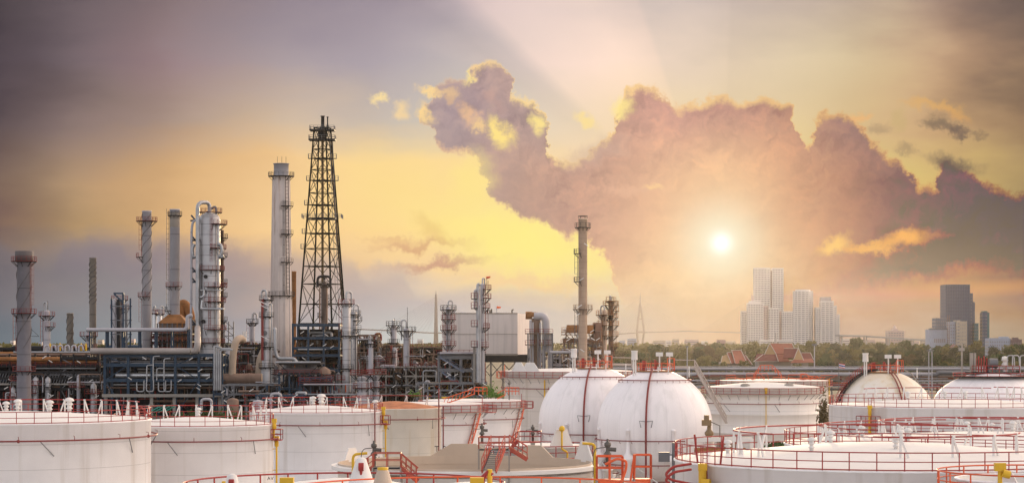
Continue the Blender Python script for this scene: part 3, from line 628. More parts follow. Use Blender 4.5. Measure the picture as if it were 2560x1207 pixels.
# corner open tank
T, x, y, z, R = tank('small open-topped tank cut off by the bottom right corner, yellow foam pipe over its rim', 2600, 205, 1194, 127, roof=('open', 3, ROOFW), rail=False, ring=0, roofm=OLDW)
mb = MB(); mb.ringwalk((x,y,0), R, R+1.1, z-.75, z-.62, 64); part(T, 'walkway', mb, CONB)
mb = MB(); mb.railc((x,y,0), R+1.1, z-.62, 1.05, 20, rr if False else 0, 2*PI) if False else mb.railc((x,y,0), R+1.1, z-.62, 1.05, 20); part(T, 'railing', mb, ORED)
b = P(2500,1172,121); mb = MB(); mb.tube((b.x,b.y,b.z-3),(b.x,b.y,b.z+.1),.13,8); mb.box((b.x-.3,b.y-.2,b.z-.1),(b.x+.3,b.y+.2,b.z+.35)); mb.tube((b.x+.1,b.y-.25,b.z-.2),(b.x+.5,b.y-.25,b.z-.3),.22,8); part(T, 'foam_riser', mb, YEL)
plate(T, x, y, R, -126, z, 1.2, .6, .55)
# -- centre front
T, x, y, z, R = tank('open-topped white tank at lower centre with beige inner wall and trapezoid boards', 1163, 318, 1159, 160, roof=('open', 3, BEIGE), rail=False, ring=0, shell=OLDW, roofm=BEIGE)
mb = MB(); mb.ringwalk((x,y,0), R+.1, R+.45, z-.28, z-.02, 96); part(T, 'rim_girder', mb, ROOFW)
mb = MB(); mb.ringwalk((x,y,0), R-.1, R-.0, z-.5, z+.14, 96); part(T, 'rim_band', mb, BEIGE)
plate(T, x, y, R, 92, z+.1, 5.2, 1.9, .95, BEIGE); plate(T, x, y, R, 56, z+.1, 3.4, 1.2, .9, BEIGE); plate(T, x, y, R, 18, z, 4.2, 1.2, 1.5); plate(T, x, y, R, 158, z, 2.6, 1.2, 1.0)
mb = MB()
for (fx, a) in ((887,-142),(1470,-18)):
    b = Vector(at(x,y,R,a,.55)+(z,)); e = Vector((.9 if a > -90 else 1.0,0,0))*(-1 if a > -90 else 1)
    mb = MB(); mb.path([b-Vector((0,0,7)), b+Vector((0,0,1.0 if a < -90 else 1.6)), b+e+Vector((0,0,1.1 if a < -90 else 1.65))], .1, 7, .3); part(T, 'foam_pipe', mb, YEL)
T, x, y, z, R = tank('small white tank with railed walkway and yellow pipe at the left sphere base', 1345, 114, 1112, 205, walk=(1.05,.9,0,2*PI), ring=0, rr=.045, roof=('cone', .12), shell=ROOFW, group='floating-roof tanks with rim walkways')
plate(T, x, y, R, -60, z-.1, 2.6, 1.2, 1.7); b = Vector(at(x,y,R,-62,.3)+(z,)); mb = MB()
mb.path([b+Vector((.5,0,-1.6)), b+Vector((.5,0,-.4)), b+Vector((0,0,-.2)), b+Vector((0,0,1.7))], .09, 6, .2); mb.ball(b+Vector((0,-.1,1.7)), .28, 10, 6); part(T, 'foam_pipe', mb, YEL)
T, x, y, z, R = tank('white domed tank roof along the bottom edge with long red rail, left of centre', 860, 402, 1261, 112, roof=('cone', 1.35), ring=0, rr=.045)
mb = MB(); mb.tube((x-5.5,y-3,z+.2),(x-5.5,y-3,z+1.35),.14,8); mb.box((x-5.8,y-3.2,z+1.0),(x-5.25,y-2.8,z+1.4)); part(T, 'foam_head', mb, YEL)
for xa, h in ((580, 1.1), (903, 1.9)):
    b = P(xa, 1205, 108); mb = MB(); n = 14; mb.lathe([(.75*h/1.6,-.8),(.24,h-.75),(.12,h-.68),(0,h-.66)], tuple(b), n); part(T, 'vent_cone', mb, ROOFW)
    mb = MB(); mb.tube((b.x-.1,b.y-.45,b.z+h-1.1),(b.x+.15,b.y-.45,b.z+h-1.1),.2,10); mb.tube((b.x+.02,b.y-.4,b.z+h-1.5),(b.x+.02,b.y-.4,b.z+h-1.1),.09,6); part(T, 'red_nozzle', mb, RED)
T, x, y, z, R = tank('white tank roof at the bottom edge with bright orange rail, right of the beige cone', 1190, 480, 1290, 90, roof=('cone', 1.4), ring=0, rr=.036, railm=ORED, nrail=26)
b = P(957, 1207, 86); mb = MB(); mb.lathe([(.62,-.8),(.24,.45),(.2,.52),(0,.54)], tuple(b), 14); part(T, 'vent_cone', mb, BEIGE)
mb = MB(); mb.lathe([(.2,.5),(.22,.62),(0,.64)], tuple(b), 10); part(T, 'cone_cap', mb, YEL)
for xa in (720, 1195):
    b = P(xa, 1207, 84); mb = MB(); mb.tube((b.x,b.y,b.z-.5),(b.x,b.y,b.z+.1),.14,8); mb.box((b.x-.3,b.y-.2,b.z-.02),(b.x+.22,b.y+.2,b.z+.22)); part(T, 'foam_head', mb, YEL)
b = P(1218, 1190, 86); mb = MB(); mb.path([b+Vector((-.2,0,-.4)),b+Vector((-.15,0,0)),b+Vector((.05,0,.2)),b+Vector((.2,0,.05))], .09, 6); part(T, 'red_nozzle', mb, RED)
b = P(1218, 1207, 86); mb = MB(); mb.tube((b.x+.1,b.y,b.z-.5),(b.x+.1,b.y,b.z+.55),.1,8); part(T, 'foam_pipe', mb, YEL)

# ================================================================ spheres
def sphere(label, cx, cy, rpx, D, m=SPHW, sz=1.0, legs=8, rings=True, upz=.82, loz=-.2, merid=12, group='spherical gas tanks'):
    r = rpx*D/F; x = X(cx, D); z = Z(cy, D); T = thing('spherical_gas_tank', label, 'gas sphere', (x, D, 0), group)
    mb = MB(); mb.lathe([(r*math.sin(PI*i/48), -r*sz*math.cos(PI*i/48)) for i in range(49)], (x,D,z), 96); part(T, 'shell', mb, m)
    for i in range(legs):
        a = 2*PI*(i+.32)/legs; c, s = math.cos(a), math.sin(a); lx, ly = x+r*c, D+r*s
        mb = MB(); mb.lathe([(.44,0),(.44,z-4.6),(.95,z-4.2),(.95,z-4.0),(.3,z-3.2),(.3,z-.3),(.34,z-.28),(.34,z-.1),(0,z+.1)], (lx,ly,0), 12); part(T, 'support_leg', mb, m if m is SPHW else ROOFW)
        b = 2*PI*(i+1.32)/legs; mb = MB(); mb.tube((lx,ly,z-4.4), (x+r*math.cos(b),D+r*math.sin(b),1), .09, 6); part(T, 'tie_rod', mb, ROOFW)
    def rad(k): return r*math.sqrt(max(0, 1-k*k))
    if rings:
        for k in (upz, loz, -.62, -.92):
            q = rad(k)+.45 if k > -.5 else rad(k)+.9; mb = MB(); mb.arc((x,D,0), q, z+k*r*sz, .08, n=80)
            for i in range(28):
                t = 2*PI*i/28; c, s = math.cos(t), math.sin(t); zz = z+k*r*sz
                mb.path([(x+q*c,D+q*s,zz),(x+(q+.1)*c,D+(q+.1)*s,zz-.3),(x+(q-.2)*c,D+(q-.2)*s,zz-.35)], .03, 4)
            part(T, 'spray_ring', mb, DRED)
        a = R_(-90-merid); mb = MB(); pts = []
        for i in range(15):
            ph = R_(80-i*80/14); q = (r+.35)*math.cos(ph); pts.append((x+q*math.cos(a), D+q*math.sin(a), z+(r+.35)*sz*math.sin(ph)))
        pts.append((pts[-1][0], pts[-1][1], 1)); mb.path(pts, .14, 6); part(T, 'deluge_riser', mb, DRED)
        mb = MB()
        for k in (-1, 1): mb.path([(pts[12][0], pts[12][1], pts[12][2]-.6),(pts[12][0]+k*.9,pts[12][1],pts[12][2]-.5),(pts[12][0]+k*.7,pts[12][1],pts[12][2]-1.4)], .05, 4)
        part(T, 'riser_bracket', mb, GREYR)
    return T, x, D, z, r
def sphere_top(T, x, y, z, r, sz=1.0, side=1, stair=True):
    zt = z+r*sz+.15; mb = MB(); mb.ringwalk((x,y,0), .2, 2.5, zt-.45, zt-.3, 24); part(T, 'top_platform', mb, RUST)
    mb = MB(); mb.railc((x,y,0), 2.45, zt-.3, 1.0, 10, r=.035, toe=False); mb.rail([(x+1.6,y-2.3,zt-.3),(x+2.6,y-2.3,zt-.3),(x+2.6,y-1,zt-.3)], 1.7, .9, .045); part(T, 'top_railing', mb, ORED)
    mb = MB()
    for dx_ in (-3.1, -2.8): mb.tube((x+dx_,y-1.8,zt-1),(x+dx_,y-1.8,zt+1.4),.1,6)
    mb.lathe([(.45,1.2),(.42,2.3),(.47,2.35),(.47,2.5),(.4,2.5)], (x-2.95,y-1.8,zt), 12); part(T, 'vent_stack', mb, ROOFW)
    for dx_, h in ((.6,1.7),(2.0,1.7)):
        mb = MB(); mb.tube((x+dx_,y-1,zt-.3),(x+dx_,y-1,zt+h),.1,6); mb.box((x+dx_-.5,y-1.3,zt+h),(x+dx_+.45,y-.7,zt+h+.55)); part(T, 'relief_valve', mb, ROOFW)
    mb = MB(); rnd = random.Random(int(x*10))
    for i in range(6):
        xx = x-2.0+i*.75; mb.path([(xx,y-.5+rnd.uniform(-1,1),zt-.3),(xx,y-.5,zt+rnd.uniform(.4,1.3)),(xx+rnd.uniform(-.5,.8),y-.5,zt+rnd.uniform(.2,1.2))], .06, 5)
    mb.box((x-1.8,y-.6,zt-.3),(x-1.35,y,zt+1.1)); mb.box((x-.1,y-.6,zt-.3),(x+.15,y-.3,zt+1.2)); part(T, 'manifold', mb, RED)
    for k in (.9, .96):
        pass
    mb = MB()
    for dx_ in (.3, 1.7, 4.6): mb.tube((x+dx_,y-2.6,zt-1.2),(x+dx_,y-2.6,zt+.3),.08,5)
    part(T, 'top_nozzle', mb, ROOFW)
    if stair:
        a = Vector((x+2.8*side, y+.3, zt+.2)); b = Vector((x+5.6*side, y+.3, zt+.15)); e = Vector((x+(r+2.0)*side, y+.3, zt-r*.95)); mb = MB()
        for off in (-.45, .45):
            o = Vector((0, off, 0)); mb.bar(a+o, b+o, .08, .3); mb.bar(b+o, e+o, .08, .3); up = Vector((0,0,1))
            mb.tube(a+o+up, b+o+up, .05, 4); mb.tube(b+o+up, e+o+up, .05, 4); mb.tube(b+o+up*.5, e+o+up*.5, .04, 4)
            for i in range(13): q = b.lerp(e, i/12)+o; mb.tube(q, q+up, .04, 4)
        for i in range(34): q = b.lerp(e, i/33); mb.bar(q-Vector((0,.45,0)), q+Vector((0,.45,0)), .25, .05)
        part(T, 'stairway', mb, mat('stair_pale', (.42,.36,.32), .6))
a = sphere('white gas sphere on legs, the left and farther of the two overlapping spheres', 1484, 1053, 137, 323); sphere_top(*a)
a = sphere('white gas sphere on legs at centre right, the nearer one overlapping its twin', 1637, 1067, 144, 308); sphere_top(*a)
T, x, y, z, r = sphere('gas sphere stained yellow at the crown with a dark stair climbing its left side', 2208, 1060, 134, 330, m=SPHY, rings=False)
sphere_top(T, x, y, z, r, 1, -1, False)
def over(T, x, y, z, r, lean, k0, k1, nm, m, wd=.5):      # stair following the shell outline
    st = MB(); rl = MB(); prev = None; c, s = math.cos(R_(lean)), math.sin(R_(lean))
    for i in range(26):
        ph = R_(k0+(k1-k0)*i/25); q = (r+.35)*math.cos(ph); p = Vector((x+q*c, y+q*s, z+(r+.35)*math.sin(ph)))
        if prev: 
            st.bar(p+Vector((s*.4,-c*.4,0)), p-Vector((s*.4,-c*.4,0)), .3, .06); rl.bar(p+Vector((s*.4,-c*.4,0)), p-Vector((s*.4,-c*.4,0)), .05)
            for o in (-.4, .4): t = Vector((-s*o, c*o, 0)); st.bar(prev+t, p+t, .1, .3); rl.tube(prev+t+Vector((0,0,1)), p+t+Vector((0,0,1)), .03, 4); rl.tube(p+t, p+t+Vector((0,0,1)), .028, 4)
        prev = p
    part(T, nm, st, DKST); part(T, nm+'_railing', rl, m)
over(T, x, y, z, r, 200, 82, 5, 'stairway', RED)
mb = MB()
for o in (0, .5):
    pts = []
    for i in range(12): ph = R_(84-i*7); q = (r+.25)*math.cos(ph); pts.append((x+q*math.cos(R_(-78))+o, y+q*math.sin(R_(-78)), z+(r+.25)*math.sin(ph)))
    mb.path(pts, .1, 5)
part(T, 'deluge_riser', mb, DRED)
mb = MB(); mb.path([(x+2.6,y-1,z+r+.3),(x+4,y-1.2,z+r-.4),(x+7.7,y-2,z+2.6)], .09, 5); part(T, 'conduit', mb, CONB)
T, x, y, z, r = sphere('flattened white storage dome at far right with a railed platform and machinery on its crown', 2478, 1023, 147, 345, m=SPHW, sz=.637, rings=False, legs=0)
zt = z+r*.637; mb = MB(); mb.box((x-3.6,y-2.4,zt-.15),(x+3.9,y+2.4,zt+.05)); mb.ringwalk((x,y,0), 3, 6.0, zt-.75, zt-.62, 24); part(T, 'top_platform', mb, DKST)
mb = MB(); mb.railc((x,y,0), 5.9, zt-.65, .5, 20, r=.05, mid=0); mb.rail([(x-3.5,y-2.4,zt),(x+3.9,y-2.4,zt)], 1.0, 1, .05)
for i in range(5): mb.tube((x-2.6+i*.42,y-1,zt),(x-2.6+i*.42,y-1,zt+2.2+.3*(i%2)),.12,6)
part(T, 'top_railing', mb, RED)
mb = MB(); mb.tube((x-3.3,y-1,zt-.5),(x-3.3,y-1,zt+3.0),.3,10); mb.tube((x-2.8,y-1,zt-.5),(x-2.8,y-1,zt+3.0),.22,8); mb.tube((x-4.8,y-1,zt-1),(x-4.8,y-1,zt+4.2),.14,8); mb.box((x-5.3,y-1.2,zt+3.3),(x-4.4,y-.8,zt+3.8)); part(T, 'vent_stack', mb, CONB)
mb = MB(); mb.tube((x-.6,y-1.2,zt+1.4),(x+.7,y-1.2,zt+1.4),.75,12); mb.tube((x-.6,y-1,zt),(x-.6,y-1,zt+1.2),.2,6); mb.tube((x+.5,y-1,zt),(x+.5,y-1,zt+1.2),.2,6); part(T, 'compressor', mb, GREYR)
mb = MB(); mb.lathe([(.3,0),(.3,.8),(.5,.9),(.5,1.3),(.3,1.5),(.3,1.7),(.55,1.8),(.4,2.4),(0,2.5)], (x+1.9,y-1,zt), 10); part(T, 'relief_valve', mb, OLDW)
mb = MB()
for k in (2.6, 3.4, 4.6): mb.path([(x+k-.4,y-1.5,zt),(x+k-.4,y-1.5,zt+2.6),(x+k+.6,y-1.5,zt+2.6),(x+k+.8,y-1.5,zt-.3)], .09, 6, .4)
part(T, 'loop_pipe', mb, SILVP)

# ================================================================ red access platforms and valves in front
def deck(T, c, wx, wy, m, h=1.15, sides=(1,1,1,1), thick=.25, r=.034, dm=None):
    x, y, z = c; mb = MB(); mb.box((x-wx/2,y-wy/2,z-thick),(x+wx/2,y+wy/2,z)); part(T, 'deck', mb, dm or m)
    k = [(x-wx/2,y-wy/2,z),(x+wx/2,y-wy/2,z),(x+wx/2,y+wy/2,z),(x-wx/2,y+wy/2,z)]; mb = MB()
    for i in range(4):
        if sides[i]: mb.rail([k[i], k[(i+1)%4]], h, .8, r)
    part(T, 'railing', mb, m)
    mb = MB()
    for q in k: mb.bar(q, (q[0], q[1], 0), .1)
    part(T, 'leg', mb, CONB)
def stairs(T, a, b, wd, m, wdir=(0,1,0), n=12, tm=None):
    a = Vector(a); b = Vector(b); o = Vector(wdir)*wd/2; mb = MB(); mb.bar(a-o, b-o, .08, .28); mb.bar(a+o, b+o, .08, .28); part(T, 'stair_stringer', mb, m)
    mb = MB()
    for i in range(1, n): q = a.lerp(b, i/n); mb.bar(q-o, q+o, .28, .06)
    part(T, 'stair_tread', mb, tm or GREYR); up = Vector((0,0,.9))
    for s in (-1, 1):
        mb = MB()
        mb.tube(a+o*s+up, b+o*s+up, .035, 5); mb.tube(a+o*s+up*.5, b+o*s+up*.5, .028, 5)
        for i in range(0, n+1, 3): q = a.lerp(b, i/n)+o*s; mb.tube(q, q+up, .032, 5)
        part(T, 'stair_handrail', mb, m)
def valve(label, x, y, D, s=1.0, wheel=True):
    b = P(x, y, D); T = thing('control_valve', label, 'valve', b); mb = MB()
    mb.lathe([(.16*s,-1.6*s),(.16*s,-.5*s),(.3*s,-.45*s),(.3*s,-.3*s),(.14*s,-.1*s),(.14*s,.15*s),(.26*s,.3*s),(.26*s,.5*s),(.1*s,.6*s),(.1*s,.8*s),(0,.82*s)], tuple(b), 10); mb.tube((b.x-.1*s,b.y,b.z+.05*s),(b.x+.65*s,b.y,b.z+.0*s),.16*s,8); part(T, 'valve_body', mb, VALVE)
    mb = MB(); mb.path([(b.x,b.y,b.z+.2*s),(b.x-.9*s,b.y,b.z+.1*s),(b.x-1.1*s,b.y,b.z-.3*s),(b.x-1.1*s,b.y,b.z-1.2*s)], .04*s, 5, .3); part(T, 'tubing', mb, VALVE)
    mb = MB(); mb.lathe([(.3*s,-5),(.3*s,-1.6*s),(.42*s,-1.6*s),(.42*s,-1.4*s)], tuple(b), 10); part(T, 'nozzle', mb, ROOFW)
REDF = mat('faded_red_paint', (.42,.085,.055), .6, var=.25)
D = 150; T = thing('access_platform', 'orange-red railed landing with stairs both ways left of the beige open tank', 'platform', P(965,1166,D), 'red access platforms with stairs')
b = P(968,1166,D); deck(T, tuple(b), 1.9, 1.6, REDF, .95, (1,1,1,0), .1, dm=DKST); stairs(T, b+Vector((.95,0,0)), P(1045,1195,D)+Vector((0,0,-.2)), .9, REDF, n=10); stairs(T, b+Vector((-.95,0,0)), P(897,1192,D), .9, REDF, n=8)
valve('dark control valve with looped tubing above the left orange-red landing', 935, 1124, 152, .8)
D = 152; T = thing('access_platform', 'red railed landing over the beige open tank, one stair down its front', 'platform', P(1220,1118,D), 'red access platforms with stairs')
b = P(1235,1120,D); deck(T, tuple(b), 2.1, 1.6, REDF, .8, (1,0,1,1), .1, dm=DKST); stairs(T, P(1245,1120,D-1), P(1222,1178,D-3.2), .95, REDF, (1,0,0), 12); stairs(T, b+Vector((1.05,.3,0)), P(1318,1148,D)+Vector((0,.3,0)), .9, REDF, n=12)
valve('dark control valve standing by the curved stair above the beige open tank', 1205, 1075, 175, .7)
D = 200; T = thing('access_platform', 'small pink-red railed landing with a dark valve, left of the left sphere base', 'platform', P(1325,1102,D), 'red access platforms with stairs')
b = P(1325,1102,D); deck(T, tuple(b), 2.0, 1.6, RED, .9, thick=.1); stairs(T, b+Vector((-1.1,0,0)), P(1278,1118,D), .9, RED, n=8)
valve('dark control valve on the small landing left of the left sphere base', 1332, 1076, 200, .7)
D = 128; T = thing('access_platform', 'bright orange railed cage platform at bottom centre with a curved hoop beside a control valve', 'platform', P(1527,1195,D), 'orange cage platforms by the near sphere')
b = P(1524,1197,D); deck(T, tuple(b), 1.5, 1.3, ORED, 1.35, thick=.2, r=.042); mb = MB(); c0 = P(1556,1160,D-.8)
mb.path([c0+Vector((-1.0,0,.0)), c0+Vector((-.3,0,.35)), c0+Vector((.25,0,.2)), c0+Vector((.2,0,-.3)), c0+Vector((-.15,0,-1.3))], .085, 6, .2); part(T, 'hoop_handrail', mb, ORED)
valve('dark control valve with a side motor above the orange cage platform at bottom centre', 1519, 1123, 134, .8)
D = 130; T = thing('access_platform', 'narrow orange cage platform with splayed posts directly under the near sphere', 'platform', P(1606,1195,D), 'orange cage platforms by the near sphere')
b = P(1606,1195,D); deck(T, tuple(b), 1.0, 1.0, ORED, 1.4, thick=.25, r=.04); mb = MB(); mb.bar(b+Vector((-.75,-.5,-.2)), b+Vector((-.5,-.5,1.45)), .12); mb.bar(b+Vector((-.5,-.5,-.2)), b+Vector((-.45,-.5,1.45)), .08); part(T, 'gate_post', mb, ORED)
T = thing('pipe_bridge', 'white pipe and grating linking the two orange cage platforms', 'pipe', P(1580,1200,131)); mb = MB(); a_ = P(1560,1196,131); b_ = P(1590,1196,131); mb.box((a_.x,a_.y-.5,a_.z-.6),(b_.x,a_.y+.5,a_.z-.0)); part(T, 'grating', mb, ROOFW)
mb = MB(); mb.tube((a_.x-1.6,a_.y,a_.z-.9),(b_.x+1.6,a_.y,a_.z-.9),.2,8); part(T, 'pipe', mb, ROOFW)
T = thing('hose_loop', 'pink-red looping pipe at the foot of the nearest right-hand tank', 'pipe', P(1675,1200,140)); b = P(1690,1195,139); mb = MB()
for k, dz_ in ((0,0),(.25,-.35)): mb.path([b+Vector((1.0,.5,.9+dz_)), b+Vector((-.2,0,.75+dz_)), b+Vector((-.7,0,.25+dz_)), b+Vector((-.3,0,-.1+dz_)), b+Vector((1.2,.3,-.4+dz_))], .09, 6, .4)
part(T, 'pipe', mb, RED)
T = thing('light_mast', 'grey mast with a small floodlight between the near sphere and the nearest right-hand tank', 'light mast', P(1684,1207,160)); b = P(1684,1105,160); mb = MB(); mb.tube((b.x,b.y,4),(b.x,b.y,b.z),.13,6); part(T, 'mast', mb, GREYR)
mb = MB(); mb.box((b.x-1.1,b.y-.3,b.z-1.4),(b.x-.3,b.y+.1,b.z-.7)); mb.tube((b.x-.7,b.y,b.z-.9),(b.x,b.y,b.z-.9),.05,5); part(T, 'floodlight', mb, GREYR)
# ================================================================ process plant
STKP = mat('pipe_beige_grey', (.33,.29,.27), .6, .2, var=.15)
def lathe_part(T, name, prof, c, m, n=20, **k):
    mb = MB(); mb.lathe(prof, c, n); return part(T, name, mb, m, **k)
def platform(T, x, y, r, z, a0, a1, wd=1.2, m=REDP, full=False, h=1.15, r_=.05, br=True):
    a0, a1 = R_(a0), R_(a1); c = (x, y, 0)
    mb = MB(); mb.ringwalk(c, r+.02, r+wd, z-.22, z, 20, a0, a1); p = part(T, 'platform', mb, DKST)
    mb = MB(); n = max(4, int((r+wd)*(a1-a0)/1.3)); mb.railc(c, r+wd-.05, z, h, n, a0, a1, r_, 1, 40, False); mb.arc(c, r+wd, z-.08, .07, a0, a1, 20, 4); part(p, 'railing', mb, m)
    if br:
        mb = MB(); n = max(2, int((a1-a0)/.7))
        for i in range(n+1):
            t = a0+(a1-a0)*i/n; mb.bar((x+(r+wd-.1)*math.cos(t), y+(r+wd-.1)*math.sin(t), z-.2), (x+r*math.cos(t), y+r*math.sin(t), z-wd*1.0), .14)
        part(p, 'bracket', mb, DKST)
def cage_ladder(T, x, y, r, a, z0, z1, m=REDP, side=None):
    t = R_(a); c, s = math.cos(t), math.sin(t); q = Vector((x+(r+.25)*c, y+(r+.25)*s, 0)); tv = (-s, c, 0)
    mb = MB(); mb.ladder(q+Vector((0,0,z0)), q+Vector((0,0,z1)), .6, .9, .045, tv)
    for o in (-.4, 0, .4): w_ = q+Vector((c*.75, s*.75, 0))+Vector(tv)*o; mb.tube(w_+Vector((0,0,z0+2)), w_+Vector((0,0,z1+1)), .03, 3, cap=False)
    z = z0+2
    while z < z1+1:
        a_ = q+Vector((0,0,z)); mb.path([a_-Vector(tv)*.35, a_-Vector(tv)*.4+Vector((c*.75,s*.75,0)), a_+Vector(tv)*.4+Vector((c*.75,s*.75,0)), a_+Vector(tv)*.35], .035, 3); z += 1.6
    part(T, 'caged_ladder', mb, m)
def helix(T, x, y, r, z0, z1, turns, ph, m, w_=.17):
    mb = MB(); n = int(30*turns)+2; vs = []
    for i in range(n+1):
        t = ph+2*PI*turns*i/n; z = z0+(z1-z0)*i/n
        for rr, dz in ((r-.02,-.08),(r+w_,-.08),(r+w_,.08),(r-.02,.08)): vs.append((x+rr*math.cos(t), y+rr*math.sin(t), z+dz))
    mb.add(vs, [(i*4+j, i*4+(j+1)%4, (i+1)*4+(j+1)%4, (i+1)*4+j) for i in range(n) for j in range(4)])
    part(T, 'helical_strake', mb, mat('strake_dark', (.115,.105,.105), .7))
def stack(label, x, w, yt, D, m=STK, strakes=None, plats=(), lad=None, wtop=None, name='chimney_stack', lip=True, cat='chimney', neck=None, group=None):
    r = w/2*D/F; zt = Z(yt, D); px = X(x, D); T = thing(name, label, cat, (px, D, 0), group)
    rt = (wtop or w)/2*D/F
    lathe_part(T, 'shaft', [(r,0),(rt,zt-.4),(rt+.08,zt-.35),(rt+.08,zt),(rt-.15,zt),(rt-.15,zt-2)], (px,D,0), m, 28)
    if strakes:
        y0, y1, turns = strakes; z0, z1 = Z(y1, D), Z(y0, D)
        for k in range(3): helix(T, px, D, rt, z0, z1, turns, 2*PI*k/3+.6, m)
    for yy, a0, a1, wd, pm in plats: platform(T, px, D, rt, Z(yy, D), a0, a1, wd, pm)
    if lad:
        for a, y0, y1, lm in lad: cage_ladder(T, px, D, rt, a, Z(y1, D), Z(y0, D), lm)
    return T, px, D, rt, zt
# tall stacks of the left plant
T, x, y, r, z = stack('thick grey stack at the far left with spiral fins and two red railed platforms', 60, 35, 640, 600, STK, (680, 870, 1.15), [(652,0,360,1.6,REDP),(782,0,360,1.5,REDP),(926,0,360,1.2,REDP)], [(-20,655,780,REDP),(200,780,880,REDP)])
lathe_part(T, 'wind_shroud', [(r*.95,z-1.8),(r*1.28,z-1.6),(r*1.28,z+1.3),(r*1.1,z+1.4),(r*1.1,z)], (x,y,0), mat('shroud_brown', (.10,.085,.085), .7))
mb = MB(); mb.bar((x+r,y,Z(840,600)),(x+r+2.2,y,Z(840,600)),.1); mb.bar((x+r,y,Z(822,600)),(x+r+2.2,y,Z(840,600)),.1); part(T, 'bracket_arm', mb, DKST)
stack('slim grey-tan stack with spiral fins on its upper half, right of the thick one', 232, 17, 644, 700, STKT, (655, 760, 2.6), group='slim finned stacks')
stack('short tan stack with spiral fins, lowest of the stacks at the left', 175, 16, 782, 700, STKT, (790, 870, 1.3), group='slim finned stacks')
T, x, y, r, z = stack('tall pale grey stack with spiral fins and a red rust streak down its side', 367, 23, 527, 700, STKW, (535, 740, 2.5), [(552,0,360,1.9,REDP),(642,150,230,1.9,REDP),(740,150,300,1.4,REDP)], [(180,556,640,REDP),(185,745,820,REDP)])
mb = MB(); vs = []
for i in range(30):
    for a in (176, 232): vs.append((x+(r+.012)*math.cos(R_(a)), y+(r+.012)*math.sin(R_(a)), Z(630+i*4, 700)))
pass
T, x, y, r, z = stack('smooth grey stack rising from a rusty pyramid hood above the furnace', 437, 25, 523, 690, STKW, None, [(538,0,360,.7,DKST),(715,150,330,1.3,REDP),(776,150,230,1.6,DKST)], [(182,530,715,DKST),(185,715,790,DKST)])
lathe_part(T, 'upper_band', [(r+.03,Z(568,690)),(r+.03,z-1)], (x,y,0), STKT)
T = thing('furnace', 'rusty pyramid-roofed furnace with dark red burner decks under the smooth grey stack', 'furnace', (X(437,690), 690, 0))
x0, x1, zb, zt = X(400,690), X(474,690), Z(808,690), Z(786,690); c = X(437,690); mb = MB()
mb.add([(x0,685,zb),(x1,685,zb),(x1,696,zb),(x0,696,zb),(c-1.8,688,zt),(c+1.8,688,zt),(c+1.8,692,zt),(c-1.8,692,zt)], [(0,1,5,4),(1,2,6,5),(2,3,7,6),(3,0,4,7),(4,5,6,7),(0,3,2,1)]); part(T, 'hood', mb, RUST)
mb = MB(); mb.box((x0+.4,685.5,zb-5),(x1-.4,695.5,zb-.02)); part(T, 'firebox', mb, RUSTL)
for i, zz in enumerate((zb-3.2, zb-5.6, zb-8.6)):
    mb = MB(); mb.box((x0-1.6,683.5,zz-.3),(x1+1.6,696,zz)); p = part(T, 'deck', mb, DKST); mb = MB(); mb.rail([(x0-1.5,683.6,zz),(x1+1.5,683.6,zz)], 1.1, 1, .07); part(p, 'railing', mb, REDP)
for i in range(7): mb = MB(); q = x0+(x1-x0)*i/6; mb.tube((q,684.9,0),(q,684.9,zb),.22,6); part(T, 'post', mb, RUST if i > 3 else GREYR)
T = thing('rusty_duct', 'rusty orange horn-shaped duct on top of a round vessel, right of the furnace hood', 'duct', (X(465,705), 705, 0)); mb = MB()
b = P(462,790,705); mb.path([P(452,800,705),P(452,765,705),P(458,758,705),P(470,768,705),P(476,790,705),P(476,800,705)], 1.5, 12, 2.5); part(T, 'duct', mb, RUST)
lathe_part(T, 'vessel', [(1.0,0),(1.0,Z(850,705)),(2.3,Z(835,705)),(2.3,Z(800,705)),(0,Z(795,705))], (X(474,705),705,0), BRN)

